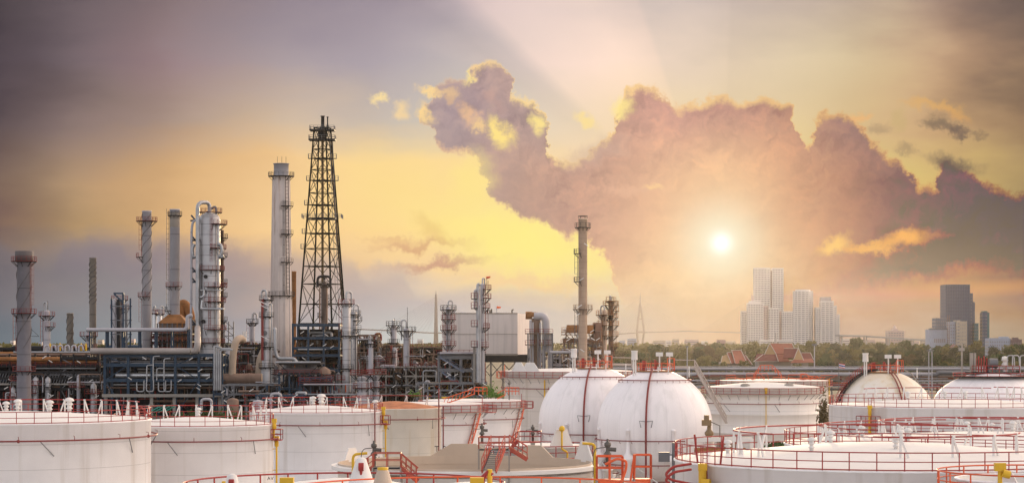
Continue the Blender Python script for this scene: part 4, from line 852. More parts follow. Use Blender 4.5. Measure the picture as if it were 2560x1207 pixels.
def column(label, x, w, yt, D, plats=(), m=INS, lads=(), neck=None, pipes=(), name='process_column', cat='column', skirt=None, group=None, mast=None, dome=True, lights=0, pm=SILVP):
    r = w/2*D/F; zt = Z(yt, D); px = X(x, D); T = thing(name, label, cat, (px, D, 0), group)
    prof = [(r*1.05,0),(r,1.5),(r,zt-r*.7)]
    if skirt: prof = [(skirt[0]/2*D/F,0),(skirt[0]/2*D/F,Z(skirt[1]+6,D)),(r,Z(skirt[1],D)),(r,zt-r*.7)]
    if dome: prof += [(r*.92,zt-r*.38),(r*.7,zt-r*.14),(r*.35,zt-.02*r),(.001,zt)]
    else: prof += [(r,zt),(r-.1,zt)]
    lathe_part(T, 'vessel_shell', prof, (px,D,0), m, 24)
    for pl in plats:
        yy, a0, a1, wd = pl[:4]; platform(T, px, D, r, Z(yy, D), a0, a1, wd, pl[4] if len(pl) > 4 else REDP)
    for a, y0, y1 in lads: cage_ladder(T, px, D, r, a, Z(y1, D), Z(y0, D))
    if neck:      # overhead line: a, rise, bottom row, radius
        a, rise, yb, pr = neck; t = R_(a); q = (px+(r+pr+.35)*math.cos(t), D+(r+pr+.35)*math.sin(t)); mb = MB()
        mb.path([(px,D,zt-.2),(px,D,zt+rise),(q[0],q[1],zt+rise),(q[0],q[1],Z(yb,D))], pr, 8, min(rise*.8, 1.6)); part(T, 'overhead_line', mb, pm)
    for a, y0, y1, pr, mm in pipes:
        t = R_(a); q = (px+(r+pr+.3)*math.cos(t), D+(r+pr+.3)*math.sin(t)); mb = MB(); i_ = (px+r*.8*math.cos(t), D+r*.8*math.sin(t))
        mb.path([(i_[0],i_[1],Z(y0,D)),(q[0],q[1],Z(y0,D)),(q[0],q[1],Z(y1,D))], pr, 8, .6); part(T, 'side_pipe', mb, mm)
    if mast: mb = MB(); mb.tube((px+.3,D,zt),(px+.3,D,Z(mast,D)),.07,4); part(T, 'lightning_rod', mb, DKST)
    return T, px, D, r, zt
# the big banded column with its loops
T, x, y, r, z = column('widest silver column with many red half-ring platforms and a big looped pipe at its left', 524, 53, 532, 680,
    [(530,0,360,.6),(560,-70,80,2.2),(620,-80,60,1.9),(674,-120,60,1.4),(716,-100,60,2.2),(753,-100,60,1.8),(822,-100,60,1.9),(855,-150,60,1.5)], INS,
    [(-75,545,655),(-82,735,825)], None, [(-48,705,900,.35,SILVP),(-40,560,720,.3,SILVP),(-150,600,745,.3,GREYR),(-130,660,870,.25,GREYR)])
mb = MB(); D = 677; mb.path([P(524,535,680), P(524,506,680), P(494,506,D), P(494,880,D)], .6, 12, 2.4); part(T, 'overhead_loop_pipe', mb, SILVP)
mb = MB(); mb.path([P(514,535,680), P(540,512,680), P(541,545,680), P(541,556,680)], .35, 8, 1.5); part(T, 'vent_line', mb, GREYR)
mb = MB(); mb.path([P(500,548,680),P(482,552,678),P(479,575,678),P(477,880,678)], .38, 8, 1.5); part(T, 'side_loop_pipe', mb, STKW)
mb = MB(); mb.path([P(486,610,678),P(480,622,678),P(483,645,678),P(488,640,678)], .5, 8, 1); mb.path([P(545,610,676),P(552,612,676),P(556,630,676),P(548,645,676),P(560,640,676)], .55, 8, 1); part(T, 'relief_bend', mb, SILVP)
for yy in (552, 602, 680, 706, 812): mb = MB(); mb.bar(P(476,yy,679), P(502,yy-4,679), .5); mb.bar(P(478,yy-14,679), P(490,yy,679), .5); part(T, 'pipe_bracket', mb, BLUE)
for xx, yy in ((518,692),(512,803)): mb = MB(); q = P(xx,yy,680); mb.tube((q.x,y-r-.5,q.z),(q.x,y-r+1,q.z),.6,14); part(T, 'manhole', mb, DKST)
mb = MB(); mb.path([P(506,750,676),P(503,772,676),P(508,771,676),P(560,772,676)], .35, 8, .8); part(T, 'transfer_pipe', mb, SILV)
mb = MB(); mb.path([P(501,725,676),P(555,725,676)], .22, 6); mb.path([P(510,726,676),P(510,740,676),P(500,743,676)], .3, 8, .8); part(T, 'transfer_pipe', mb, SILV)
column('slim brown column directly behind the widest silver one with small dark platforms', 554, 11, 575, 700, [(594,-90,60,1.3,DKST),(640,-90,60,1.2,DKST),(707,-90,60,1.2,DKST),(740,-90,60,1.2,DKST),(800,-90,60,1.2,DKST)], BRN, dome=False)
column('small grey column with open top frame left of the short finned stack', 117, 15, 775, 680, [(788,0,360,1.6),(815,-90,50,1.7)], STKW, [(200,790,870)], (140,2.4,870,.22), mast=752, skirt=(18,822))
column('small cylindrical vessel pair member with bent vent, between the two tall stacks', 399, 13, 785, 720, [(783,0,360,.8)], SILV, (), (40,2.6,800,.2))
column('stubby domed vessel with bent vent left of the small cylindrical one', 388, 12, 778, 722, [(782,0,360,.5)], SILV, (), (120,1.8,830,.22))
T, x, y, r, z = column('dark boxy twin column inside a steel frame, left of the tall finned stack', 299, 18, 752, 690, [(770,0,360,1.8),(748,0,360,1.5)], STK, (), None, dome=False)
for xx, w_, yt, m_ in ((291,9,750,STKW),(302,9,750,DKST),(321,7,762,GREYR)): lathe_part(T, 'duct', [(w_/2*690/F,0),(w_/2*690/F,Z(yt,690)),(0,Z(yt-3,690))], (X(xx,690),686,0), m_)
for xx in (279, 308, 326): mb = MB(); mb.bar(P(xx,745,683), (X(xx,683),683,0), .45); part(T, 'frame_post', mb, BLUE)
mb = MB(); mb.bar(P(284,733,683), P(309,733,683), .5); mb.bar(P(308,733,683), P(308,760,683), .6); mb.bar(P(286,735,683), P(304,752,683), .5); part(T, 'hoist_beam', mb, BLUE)
mb = MB()
for yy in (765, 800, 835): mb.bar(P(276,yy,683), P(330,yy,683), .35); mb.bar(P(279,yy,683), P(290,yy+28,683), .25); mb.bar(P(326,yy,683), P(312,yy+28,683), .25)
part(T, 'frame_brace', mb, GREYR)
column('thin grey column with a dark bent cap right of the widest silver column', 631, 12, 800, 700, [(806,0,360,1.2,DKST)], STKW, [(190,806,860)], (20,2.2,798,.25), mast=783)
T, x, y, r, z = column('ridged column with round manholes standing against the tall concrete chimney', 666, 22, 742, 660, [(748,0,360,.9,DKST),(790,0,360,.9,DKST),(866,0,360,1.0,DKST),(917,0,360,1.0,DKST)], INS, (), (140,2.0,745,.3), skirt=(28,915), pipes=[(-30,760,990,.28,SILVP),(-120,750,900,.4,DRED)])
for yy in (772, 832, 858): mb = MB(); q = P(664,yy,660); mb.tube((q.x,y-r-.35,q.z),(q.x,y-r+.6,q.z),.7,12); mb.tube((q.x,y-r-.5,q.z),(q.x,y-r+.6,q.z),.3,8); part(T, 'manhole', mb, GREYR)
for yy in (757, 766, 842): mb = MB(); mb.tube(P(652,yy-3,655), P(672,yy+7,655), .12, 5); part(T, 'light_fitting', mb, ROOFW)
# concrete chimney
D = 690; x = X(703,D); T = thing('concrete_chimney', 'tallest pale concrete chimney with rust streaks, left of the lattice flare tower', 'chimney', (x, D, 0))
ra, rb, rt = 24.5*D/F, 20.5*D/F, 18.5*D/F; zz = Z(440,D)
prof = [(30*D/F,0),(27*D/F,Z(900,D)),(25*D/F,Z(730,D)),(22*D/F,Z(560,D)),(rb,zz)]
mb = MB(); n = 24; mb.lathe(prof, (x,D,0), n, smooth=False); part(T, 'shaft', mb, CONC)
lathe_part(T, 'top_section', [(rt,zz),(rt,Z(411,D)),(rt+.2,Z(411,D)),(rt+.2,Z(409,D)),(rt-.3,Z(409,D)),(rt-.3,zz)], (x,D,0), STKW, 28)
platform(T, x, D, rb, zz, 0, 360, 1.5, DKST); platform(T, x, D, 25*D/F, Z(738,D), 0, 360, 1.1, DKST)
for yy in (515, 585, 655): platform(T, x, D, 22.5*D/F, Z(yy,D), -85, -15, 1.2, DKST)
mb = MB(); 
for y0, y1 in ((512,440),(585,512),(660,585),(735,660)): q0 = P(717+(y0-440)*.012,y0,D-2.8); q1 = P(717+(y1-440)*.012,y1,D-2.8); mb.ladder(q0, q1, .9, 1.1, .09)
for y0, y1 in ((738,660),(640,500)): mb.ladder(P(710,y0,D-3.3), P(710,y1,D-3.3), .6, 3, .07)
part(T, 'caged_ladder', mb, DKST)
mb = MB()
for k in range(10): t = 2*PI*k/10+.15; mb.bar((x+30*D/F*math.cos(t),D+30*D/F*math.sin(t),0),(x+(rb+.02)*math.cos(t),D+(rb+.02)*math.sin(t),zz),.35)
part(T, 'vertical_rib', mb, CONC)
mb = MB()
for dx_ in (-1.2,.2,1.5): mb.tube((x+dx_,D,Z(411,D)),(x+dx_,D,Z(411,D)+2.4),.05,4)
part(T, 'lightning_rod', mb, DKST)
mb = MB(); mb.path([P(683,822,655),P(688,822,655),P(689,880,655),P(695,896,655),P(735,896,655),P(742,905,655)], .55, 8, 1.5); part(T, 'side_pipe', mb, SILVP)
mb = MB(); mb.add([P(678,822,654),P(684,822,654),P(681,808,654)], [(0,1,2)]); 
stack('rusty orange stack half hidden between the concrete chimney and the flare tower', 734, 13, 678, 720, RUST, None, [], wtop=13)
# ---- flare tower
D = 740; xc = X(806,D); T = thing('flare_tower', 'tall dark lattice flare tower with a brown riser pipe up its middle', 'flare tower', (xc, D, 0))
def hwid(yy): return (24+(yy-345)*(38/460.))*D/F
def corner(k, yy):
    R = hwid(yy)*1.118*.9; t = R_(26.6+90*k+180*0); return Vector((xc+R*math.cos(t), D+R*math.sin(t), Z(yy,D)))
lev = [320,349,374,397,425,452,483,513,546,584,622,666,710,760,808,1030]
for k in range(4):
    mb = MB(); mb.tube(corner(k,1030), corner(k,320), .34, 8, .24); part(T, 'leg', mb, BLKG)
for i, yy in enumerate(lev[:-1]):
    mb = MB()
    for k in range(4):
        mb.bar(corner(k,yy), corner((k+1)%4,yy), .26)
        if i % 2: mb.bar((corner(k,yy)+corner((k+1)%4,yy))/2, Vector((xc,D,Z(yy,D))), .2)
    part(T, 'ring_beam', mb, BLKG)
    mb = MB(); y2 = lev[i+1]
    for k in range(4):
        a0, a1, b0, b1 = corner(k,yy), corner((k+1)%4,yy), corner(k,y2), corner((k+1)%4,y2)
        if i % 2 == 0: m_ = (b0+b1)/2; mb.tube(a0, m_, .12, 5); mb.tube(a1, m_, .12, 5)
        else: m_ = (a0+a1)/2; mb.tube(b0, m_, .12, 5); mb.tube(b1, m_, .12, 5)
        mb.tube(a0.lerp(a1,.5 if i%2 else 0), b0.lerp(b1,.5 if i%2==0 else 1), .09, 4)
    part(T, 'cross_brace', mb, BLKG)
for yy, hw_, wd in ((325,31,0),(349,33,0),(546,50,0)):
    q = hw_*D/F; zz = Z(yy,D); mb = MB(); mb.box((xc-q,D-q*.7,zz-.35),(xc+q,D+q*.7,zz)) if yy < 500 else mb.ringwalk((xc,D,0), q*.86, q, zz-.35, zz, 4, PI/4, PI/4+2*PI)
    p = part(T, 'platform', mb, DKST); mb = MB(); q *= .98; mb.rail([(xc-q,D-q*.7,zz),(xc+q,D-q*.7,zz),(xc+q,D+q*.7,zz),(xc-q,D+q*.7,zz),(xc-q,D-q*.7,zz)], 1.3, 1.4, .05); part(p, 'railing', mb, GREYR)
for yy, sgn in ((397,1),(452,1),(513,-1),(397,-1),(584,-1),(622,-1),(452,-1)):
    zz = Z(yy,D); q = xc+sgn*hwid(yy); mb = MB(); mb.box((q-.9,D-1,zz),(q+.9,D+1,zz+.15)); p = part(T, 'rest_platform', mb, DKST); mb = MB(); mb.rail([(q-.9*sgn,D-1,zz),(q+.9*sgn,D-1,zz),(q+.9*sgn,D+1,zz)], 1.6, 1, .05); part(p, 'railing', mb, GREYR)
mb = MB(); mb.tube((xc+.05,D,0),(xc+.05,D,Z(345,D)),.42,10); part(T, 'riser_pipe', mb, mat('riser_brown', (.11,.07,.025), .6))
lathe_part(T, 'flare_tip', [(.5,Z(352,D)),(1.3,Z(345,D)),(1.6,Z(335,D)),(1.2,Z(322,D)),(.6,Z(314,D)),(.55,Z(292,D)),(.75,Z(292,D)),(.75,Z(290,D)),(.4,Z(290,D))], (xc+.1,D,0), DKST, 14)
lathe_part(T, 'pilot_tip', [(.3,Z(325,D)),(.5,Z(318,D)),(.22,Z(310,D)),(.22,Z(296,D)),(.4,Z(292,D)),(.3,Z(292,D))], (X(819,D),D,0), DKST, 10)
mb = MB(); mb.tube(corner(0,349)+Vector((-.6,0,0)), corner(0,760)+Vector((-.6,0,0)), .28, 6); part(T, 'utility_pipe', mb, BRN)
mb = MB(); mb.ladder((X(829,D),D-1,Z(349,D)), (X(845,D),D-1,Z(800,D)), .9, 2.2, .08); part(T, 'caged_ladder', mb, GREYR)
T = thing('process_column', 'dark brown column with looped crown pipes standing inside the base of the flare tower', 'column', (X(811,725), 725, 0)); r = 8.5*725/F; x = X(811,725)
lathe_part(T, 'vessel_shell', [(r,0),(r,Z(716,725)),(r*.5,Z(705,725)),(0,Z(700,725))], (x,725,0), mat('column_dark', (.10,.075,.065), .5, .4, seams=(1.6,.1,.5)), 20)
mb = MB(); mb.path([P(794,718,724),P(794,692,724),P(811,690,724),P(811,700,724)], .42, 8, 1.2); mb.path([P(826,718,724),P(826,692,724),P(811,690,724)], .42, 8, 1.2); part(T, 'loop_pipe', mb, DKST)
for yy, a0, a1 in ((712,0,360),(745,-60,60),(790,120,240),(760,-60,60)): platform(T, x, 725, r, Z(yy,725), a0, a1, 1.2, DKST)
mb = MB(); mb.tube((x-1.3,722.5,4),(x-1.3,722.5,Z(720,725)),.25,6); mb.tube((x+1.0,722.5,4),(x+1.0,722.5,Z(720,725)),.3,6); part(T, 'side_pipe', mb, RUSTL)

# ---- steel frames and pipe racks
def frame(label, x0, x1, yt, D, levels, nb, m, depth=10, brace=True, pipes=(), name='steel_frame', cat='steel frame', pw=.5, bw=.45, decks=(), group=None, pcol=None, bmat=None):
    xa, xb = X(x0,D), X(x1,D); T = thing(name, label, cat, ((xa+xb)/2, D, 0), group); zt = Z(yt,D)
    xs = [xa+(xb-xa)*i/nb for i in range(nb+1)]; zs = [Z(q,D) for q in levels]
    for xx in xs:
        for yy in (D, D+depth): mb = MB(); mb.bar((xx,yy,0),(xx,yy,zt),pw); part(T, 'post', mb, pcol or m)
    for zz in zs:
        mb = MB(); mb.bar((xa,D,zz),(xb,D,zz),bw*.7,bw*1.6); part(T, 'beam', mb, m); mb = MB(); mb.bar((xa,D+depth,zz),(xb,D+depth,zz),bw*.7,bw*1.6); part(T, 'beam', mb, m)
        for xx in xs: mb = MB(); mb.bar((xx,D,zz-.05),(xx,D+depth,zz-.05),bw*.6,bw); part(T, 'cross_beam', mb, m)
    if depth >= 8:
        for zz in zs: mb = MB(); mb.box((xa+.3,D+.6,zz-.12),(xb-.3,D+depth-.3,zz+.02)); part(T, 'grating', mb, DKST)  # solid dark slabs added at each level to shade the bays
        mb = MB(); mb.box((xa+.4,D+depth+.3,0),(xb-.4,D+depth+.6,min(zs[0],zt)-1.2)); part(T, 'rear_shade_sheet', mb, DARK)  # dark sheet added at the rear, stands in for shade between the pipes
    if brace:
        zz = sorted(zs+[0])
        for j in range(len(zz)-1):
            for i in range(nb):
                if (i*7+j*3) % 3: continue
                mb = MB(); mb.bar((xs[i],D,zz[j]),(xs[i+1],D,zz[j+1]),.25) if (i+j) % 2 else mb.bar((xs[i+1],D,zz[j]),(xs[i],D,zz[j+1]),.25); part(T, 'brace', mb, bmat or m)
    for yy, y0_, rr, mm, xa_, xb_ in pipes:
        mb = MB(); mb.tube((X(xa_,D),D+y0_,Z(yy,D)),(X(xb_,D),D+y0_,Z(yy,D)),rr,10); part(T, 'pipe', mb, mm)
    for yd in decks:
        z = Z(yd,D); mb = MB(); mb.box((xa-.6,D-.9,z-.25),(xb+.6,D+depth,z-.05)); p = part(T, 'deck', mb, DKST); mb = MB(); mb.rail([(xa-.5,D-.8,z),(xb+.5,D-.8,z)], 1.1, 1.5, .055); part(p, 'railing', mb, REDP)
    return T
rnd = random.Random(21)
def clutter(T, x0, x1, y0, y1, D, dd, n, mats, rmin=.1, rmax=.45, vert=.4, seed=0):
    rd = random.Random(seed or int(x0*7+y0)); k = D/F
    for i in range(n):
        xx = rd.uniform(x0,x1); yy = rd.uniform(y0,y1); L = rd.uniform(8,(x1-x0)*.45+8); d_ = D+rd.uniform(.5,dd); h = rd.uniform(6,(y1-y0)*.6+4); r = rd.uniform(rmin,rmax)*(1 if rd.random() < .8 else 1.7)
        t = rd.random()
        if t < vert: pts = [P(xx,yy,D), P(xx,min(yy+h,y1),D)]
        elif t < .75: pts = [P(xx,yy,D), P(min(xx+L,x1),yy,D)]
        elif t < .9: pts = [P(xx,min(yy+h,y1),D), P(xx,yy,D), P(min(xx+L,x1),yy,D), P(min(xx+L,x1),min(yy+h*.6,y1),D)]
        else: w_ = rd.uniform(6,14); pts = [P(xx,yy,D), P(xx,yy+h*.5+8,D), P(xx+w_,yy+h*.5+8,D), P(xx+w_,yy,D)]
        pts = [Vector((p.x, d_, p.z)) for p in pts]; mb = MB(); mb.path(pts, r, 7, r*2.5); part(T, 'pipe', mb, rd.choice(mats))
def vessels(T, x0, x1, y, D, n, mats, rw=(5,9), vert=True, seed=1):
    rd = random.Random(seed)
    for i in range(n):
        xx = x0+(x1-x0)*(i+.5)/n+rd.uniform(-4,4); r = rd.uniform(*rw)/2*D/F; z = Z(y+rd.uniform(-8,8),D)
        if vert: lathe_part(T, 'vessel', [(r,max(.1,z-6)),(r,z-r*.6),(r*.7,z-r*.2),(0,z)], (X(xx,D),D+3,0), rd.choice(mats), 16)
        else: mb = MB(); q = X(xx,D); mb.tube((q-r*2.5,D+2,z),(q+r*2.5,D+2,z),r,14); mb.ball((q-r*2.5,D+2,z),r*.99,12,8); mb.ball((q+r*2.5,D+2,z),r*.99,12,8); part(T, 'drum', mb, rd.choice(mats))
def lights(T, x0, x1, y0, y1, D, n, seed=3):
    rd = random.Random(seed)
    for i in range(n):
        p = P(rd.uniform(x0,x1), rd.uniform(y0,y1), D-1.2); s = rd.choice((-1,1)); mb = MB(); mb.tube(p, p+Vector((1.1*s,0,-.7)), .13, 5); part(T, 'light_fitting', mb, ROOFW)
MX = [SILVP, SILVP, GREYR, STKW, DKST, RUSTL, REDP, BRN]; MD = [GREYR, DKST, BRN, SILVP, BLUE, DRED]
# far-left low rack, rusty pipes on top
T = frame('long dark rack with rusty brown pipes on top, running behind the thick left stack', -40, 248, 884, 655, (895,912,930,945,972), 9, DKST, 12, True,
   [(886,1,.35,RUSTL,-40,225),(883,4,.5,RUST,-40,240),(897,0,.7,RUST,-40,150),(905,1,.45,RUST,-40,240),(898,3,.5,RUST,-40,240),(880,2,.3,SILVP,30,240),(920,0,.3,SILVP,90,240),(936,1,.25,STKW,70,250),(960,0,.3,CONB,-40,240)], 'pipe_rack', 'pipe rack', decks=(915,), bmat=GREYR, group='pipe racks of the left plant')
clutter(T, -20, 245, 900, 1000, 655, 10, 50, MD, .1, .3); lights(T, 0, 240, 880, 990, 655, 10, 4)
mb = MB()
for i in range(40):
    q = -30+i*7; mb.bar(P(q,962,655), P(q+12,930,655), .22)
part(T, 'lattice_truss', mb, GREYR)
for i in range(6):
    xx = 112+i*17; b = P(xx,878,660); mb = MB(); mb.path([b, b+Vector((0,0,1.6)), b+Vector((1.0,0,1.9)), b+Vector((1.4,0,.3))], .3, 7, .6); part(T, 'gooseneck_vent', mb, STKW)
for xx in (125,150,203,215): b = P(xx,868,661); lathe_part(T, 'yellow_cowl', [(.35,-1),(.32,.6),(.15,1.1),(0,1.5)], tuple(b), YEL, 8)
# blue frame
T = frame('tall blue steel pipe rack with silver pipes and hairpin bends, left of the silver column', 262, 556, 886, 640, (888,912,950), 5, BLUE, 12, True,
   [(877,-1,.95,STKP,228,478),(893,2,.3,SILVP,262,500),(910,1,.55,SILVP,300,530),(912,4,.4,SILVP,262,520),(922,3,.3,SILVP,340,530),(903,5,.3,STKW,270,530),(930,4,.25,CONB,340,440),(961,2,.3,SILVP,280,530),(969,3,.25,RUSTL,262,540)], 'pipe_rack', 'pipe rack', .75, .6, group='pipe racks of the left plant')
mb = MB(); mb.path([P(478,877,639),P(491,877,639),P(494,860,639),P(494,820,660)], .95, 10, 1.6); part(T, 'rising_pipe', mb, STKP)
mb = MB(); mb.tube(P(290,938,642), P(525,938,642), .8, 14); part(T, 'exchanger_shell', mb, SILV)
for a in ((383,890,950),(410,896,950),(367,912,955),(392,920,950)):
    mb = MB(); mb.path([P(a[0]+16,a[1],638.5),P(a[0],a[1],638.5),P(a[0],a[2],638.5)], .2, 8, .7); part(T, 'bent_pipe', mb, SILVP)
for xx in (342, 366, 396, 410):
    mb = MB(); mb.path([P(xx,955,638.5),P(xx,978,638.5),P(xx+18,978,638.5),P(xx+18,950,638.5)], .2, 8, .7); part(T, 'hairpin_pipe', mb, SILVP)
mb = MB(); mb.bar(P(255,988,639), P(560,988,639), .5, .9); part(T, 'table_beam', mb, CONB)
for i in range(6): mb = MB(); q = P(265+i*57,988,640); mb.bar((q.x,640,0), q, .9); part(T, 'concrete_post', mb, CONB)
clutter(T, 262, 550, 955, 1020, 642, 10, 46, MX+[REDP,DRED], .1, .28, .5); clutter(T, 262, 550, 892, 950, 645, 8, 26, MX, .1, .25); lights(T, 265, 550, 890, 985, 639, 9, 6)
vessels(T, 300, 540, 965, 646, 9, [REDP, DRED, STKW, GREYR], (5,8), False, 8)
T = frame('light blue-grey pipe bridge carrying one long pale pipe above the blue rack', 225, 470, 822, 665, (826,), 6, BLUE, 3, False, [(824,-1,.6,STKW,218,462)], 'pipe_bridge', 'pipe rack', .5, .3)
mb = MB(); mb.path([P(462,824,664),P(468,818,664),P(469,790,664),P(481,788,664)], .6, 8, 1.2); part(T, 'rising_pipe', mb, STKW)
# small drum unit at the base of the slim finned stack
T, x, y, r, z = column('short pale drum with railed collar at the foot of the slim finned stack', 222, 16, 832, 672, [(868,0,360,1.6),(838,0,360,1.8)], STKW, (), (60,1.0,870,.25))
# burner forest under hood, dark behind
T = frame('dark red-decked steel frame crowded with valves between the tall finned stack and silver column', 378, 492, 822, 700, (828,842,858,875), 5, DKST, 12, True, [], 'steel_frame', 'steel frame', decks=(845,862), group='crowded steel frames')
clutter(T, 378, 490, 820, 880, 698, 10, 40, MX+[RUST,DRED,REDP], .12, .35, .6)
for i in range(7): mb = MB(); q = P(450+i*5,880,688); mb.tube(q, P(450+i*5,806,688), .2, 6); part(T, 'tall_pipe', mb, RUSTL if i % 2 else STKT)
T = thing('lattice_support', 'small grey lattice trestle right of the widest silver column', 'steel frame', (X(572,700),700,0)); mb = MB()
for xx in (562,572,584): mb.bar(P(xx,803,700), P(xx-1,900,700), .3)
for i in range(5): mb.bar(P(562,803+i*18,700), P(584,821+i*18,700), .2); mb.bar(P(562,821+i*18,700), P(584,821+i*18,700), .25)
part(T, 'lattice', mb, GREYR)
# vertical silver pipe bank right of blue rack
T = frame('narrow blue frame full of vertical silver pipes just right of the big blue rack', 534, 556, 886, 634, (886,912,950,985), 1, BLUE, 6, False, [], 'pipe_rack', 'pipe rack', group='pipe racks of the left plant')
for i in range(4): mb = MB(); q = 536+i*5; mb.path([P(q+30 if i > 1 else q+12,865+i*3,633),P(q,865+i*3,633),P(q,975,633)], .28, 8, 1.0); part(T, 'pipe', mb, SILVP)
# brown duct
D = 640; T = thing('brown_duct', 'wide brown horizontal duct with a tan leg bending up and over', 'duct', (X(600,D),D,0))
mb = MB(); mb.tube(P(556,946,D), P(655,946,D), 1.55, 18); mb.tube(P(585,946,D), P(588,946,D), 1.68, 18); mb.tube(P(622,946,D), P(625,946,D), 1.68, 18); part(T, 'main_duct', mb, RUSTL)
mb = MB(); mb.path([P(580,940,D),P(583,880,D),P(590,850,D),P(602,844,D+2),P(607,850,D+4)], 1.05, 14, 2.5); part(T, 'riser_duct', mb, mat('duct_tan', (.42,.32,.24), .7, streak=(.3,.2,.13), streak_amt=.5))
mb = MB(); mb.path([P(650,935,D+30),P(652,900,D+30),P(668,866,D+30)], 1.5, 14, 3); part(T, 'side_duct', mb, mat('duct_tan', (.42,.32,.24)))
# frames around the flare tower base
T = frame('tall blue open frame at the foot of the flare tower, full of dark brown pipes', 732, 848, 808, 665, (812,845,870,888,925), 3, BLUE, 16, False, [(873,0,.3,SILVP,745,815),(881,2,.3,RUSTL,735,800)], 'steel_frame', 'steel frame', .6, .5, group='crowded steel frames')
clutter(T, 732, 845, 828, 866, 667, 12, 55, [BRN,BRN,RUSTL,DKST,SILVP], .15, .5, .3); clutter(T, 732, 845, 868, 930, 668, 12, 50, MD+[DKST,DKST], .12, .35, .4); lights(T, 735, 840, 815, 930, 664, 8, 9)
for i in range(7):
    b = P(742+i*13,852+(i%2)*5,668); mb = MB(); mb.path([b+Vector((-.9,0,-1)),b+Vector((-.9,0,.6)),b+Vector((.9,0,.6)),b+Vector((.9,0,-1))], .35, 8, .9); part(T, 'bent_pipe', mb, BRN)
T = frame('dark cooler deck on blue legs standing before the concrete chimney', 698, 800, 930, 615, (908,934,972), 4, DKST, 12, True, [(905,-1,.3,SILVP,690,802),(972,0,.25,BLUE,698,800)], 'cooler_deck', 'steel frame', pcol=BLUE, group='crowded steel frames', decks=(935,))
mb = MB(); mb.box((X(702,615),616,Z(934,615)),(X(805,615),628,Z(920,615))); part(T, 'cooler_box', mb, mat('cooler_brown', (.10,.08,.085), .7))
for i in range(3): lathe_part(T, 'fan_housing', [(1.5,Z(920,615)),(1.3,Z(912,615)),(1.35,Z(908,615)),(1.2,Z(908,615))], (X(715+i*30,615),621,0), GREYR)
lathe_part(T, 'tan_hopper', [(1.9,Z(934,613)),(1.7,Z(924,613)),(.3,Z(916,613))], (X(808,613),616,0), RUSTL, 6)
clutter(T, 700, 830, 938, 1010, 612, 10, 46, MD+[BLUE,BLUE], .1, .3, .5)
T = frame('orange railed blue frame with brown pipes in front of the cooler deck', 752, 826, 942, 600, (945,958,985,1000), 3, BLUE, 8, True, [(960,-1,.2,STKW,760,900),(985,0,.25,SILVP,750,900)], 'steel_frame', 'steel frame', .3, .3, decks=(952,962), group='crowded steel frames')
clutter(T, 752, 900, 950, 1015, 601, 8, 40, MX+[ORED,RUSTL], .1, .25, .6)
# columns right of the tower
column('pair-leading grey column with red crown platform at the right foot of the flare tower', 866, 20, 748, 650, [(758,0,360,1.3),(838,0,360,1.0,DKST),(920,0,360,1.0,DKST)], INS, [(190,770,838)], (40,2.2,765,.3), pipes=[(-20,850,950,.3,SILVP)], skirt=(22,930))
column('second grey column with round red-rimmed manhole right of the tower foot', 884, 17, 778, 665, [(785,0,360,1.2,DKST),(800,-90,60,1.6,DKST),(822,-90,60,1.4,DKST),(838,0,360,1.0,DKST)], INS, (), (30,2.0,800,.26), pipes=[(-60,840,950,.22,GREYR)])
T = frame('rust-brown open frame with railed top and raking strut, right of the tower columns', 893, 945, 836, 680, (838,850,870,895,930), 3, RUSTL, 10, True, [(848,-1,.3,STKW,893,925)], 'steel_frame', 'steel frame', .4, .35, decks=(850,), group='crowded steel frames')
clutter(T, 893, 950, 828, 950, 676, 10, 40, MX+[RUST,RUSTL], .12, .35, .6); mb = MB(); mb.bar(P(946,840,676), P(957,868,676), .4); mb.bar(P(940,840,676), P(950,868,676), .3); part(T, 'raking_strut', mb, RUSTL)
column('slender pale column in front of the rust-brown open frame', 927, 12, 852, 640, [(858,0,360,1.2,DKST)], STKW, (), (120,1.5,870,.2), mast=838)
column('short pale column with dark rails just left of the T-topped one', 984, 15, 812, 690, [(812,0,360,1.5,DKST),(830,120,240,1.2,DKST),(856,0,360,.9,DKST)], STKW, (), (100,1.5,830,.2), mast=795)
column('pale column with wide railed crown like a T, carrying a thin tall mast', 1016, 15, 820, 655, [(826,0,360,2.0,DKST),(935,0,360,2.6),(968,0,360,1.2,DKST)], STKW, [(-10,830,930)], (170,2.4,850,.22), skirt=(24,938), mast=768)
T, x, y, r, z = column('paired fat grey drums with red railed collars at lower centre left', 906, 27, 940, 600, [(935,0,360,1.9),(968,0,360,1.2)], STKW, group='drums with red collars', pipes=[(-20,950,1000,.25,SILVP)])
column('narrow grey drum with red collar beside the fat collared drum', 941, 15, 938, 604, [(933,0,360,2.0),(966,0,360,1.4)], STKW, group='drums with red collars')
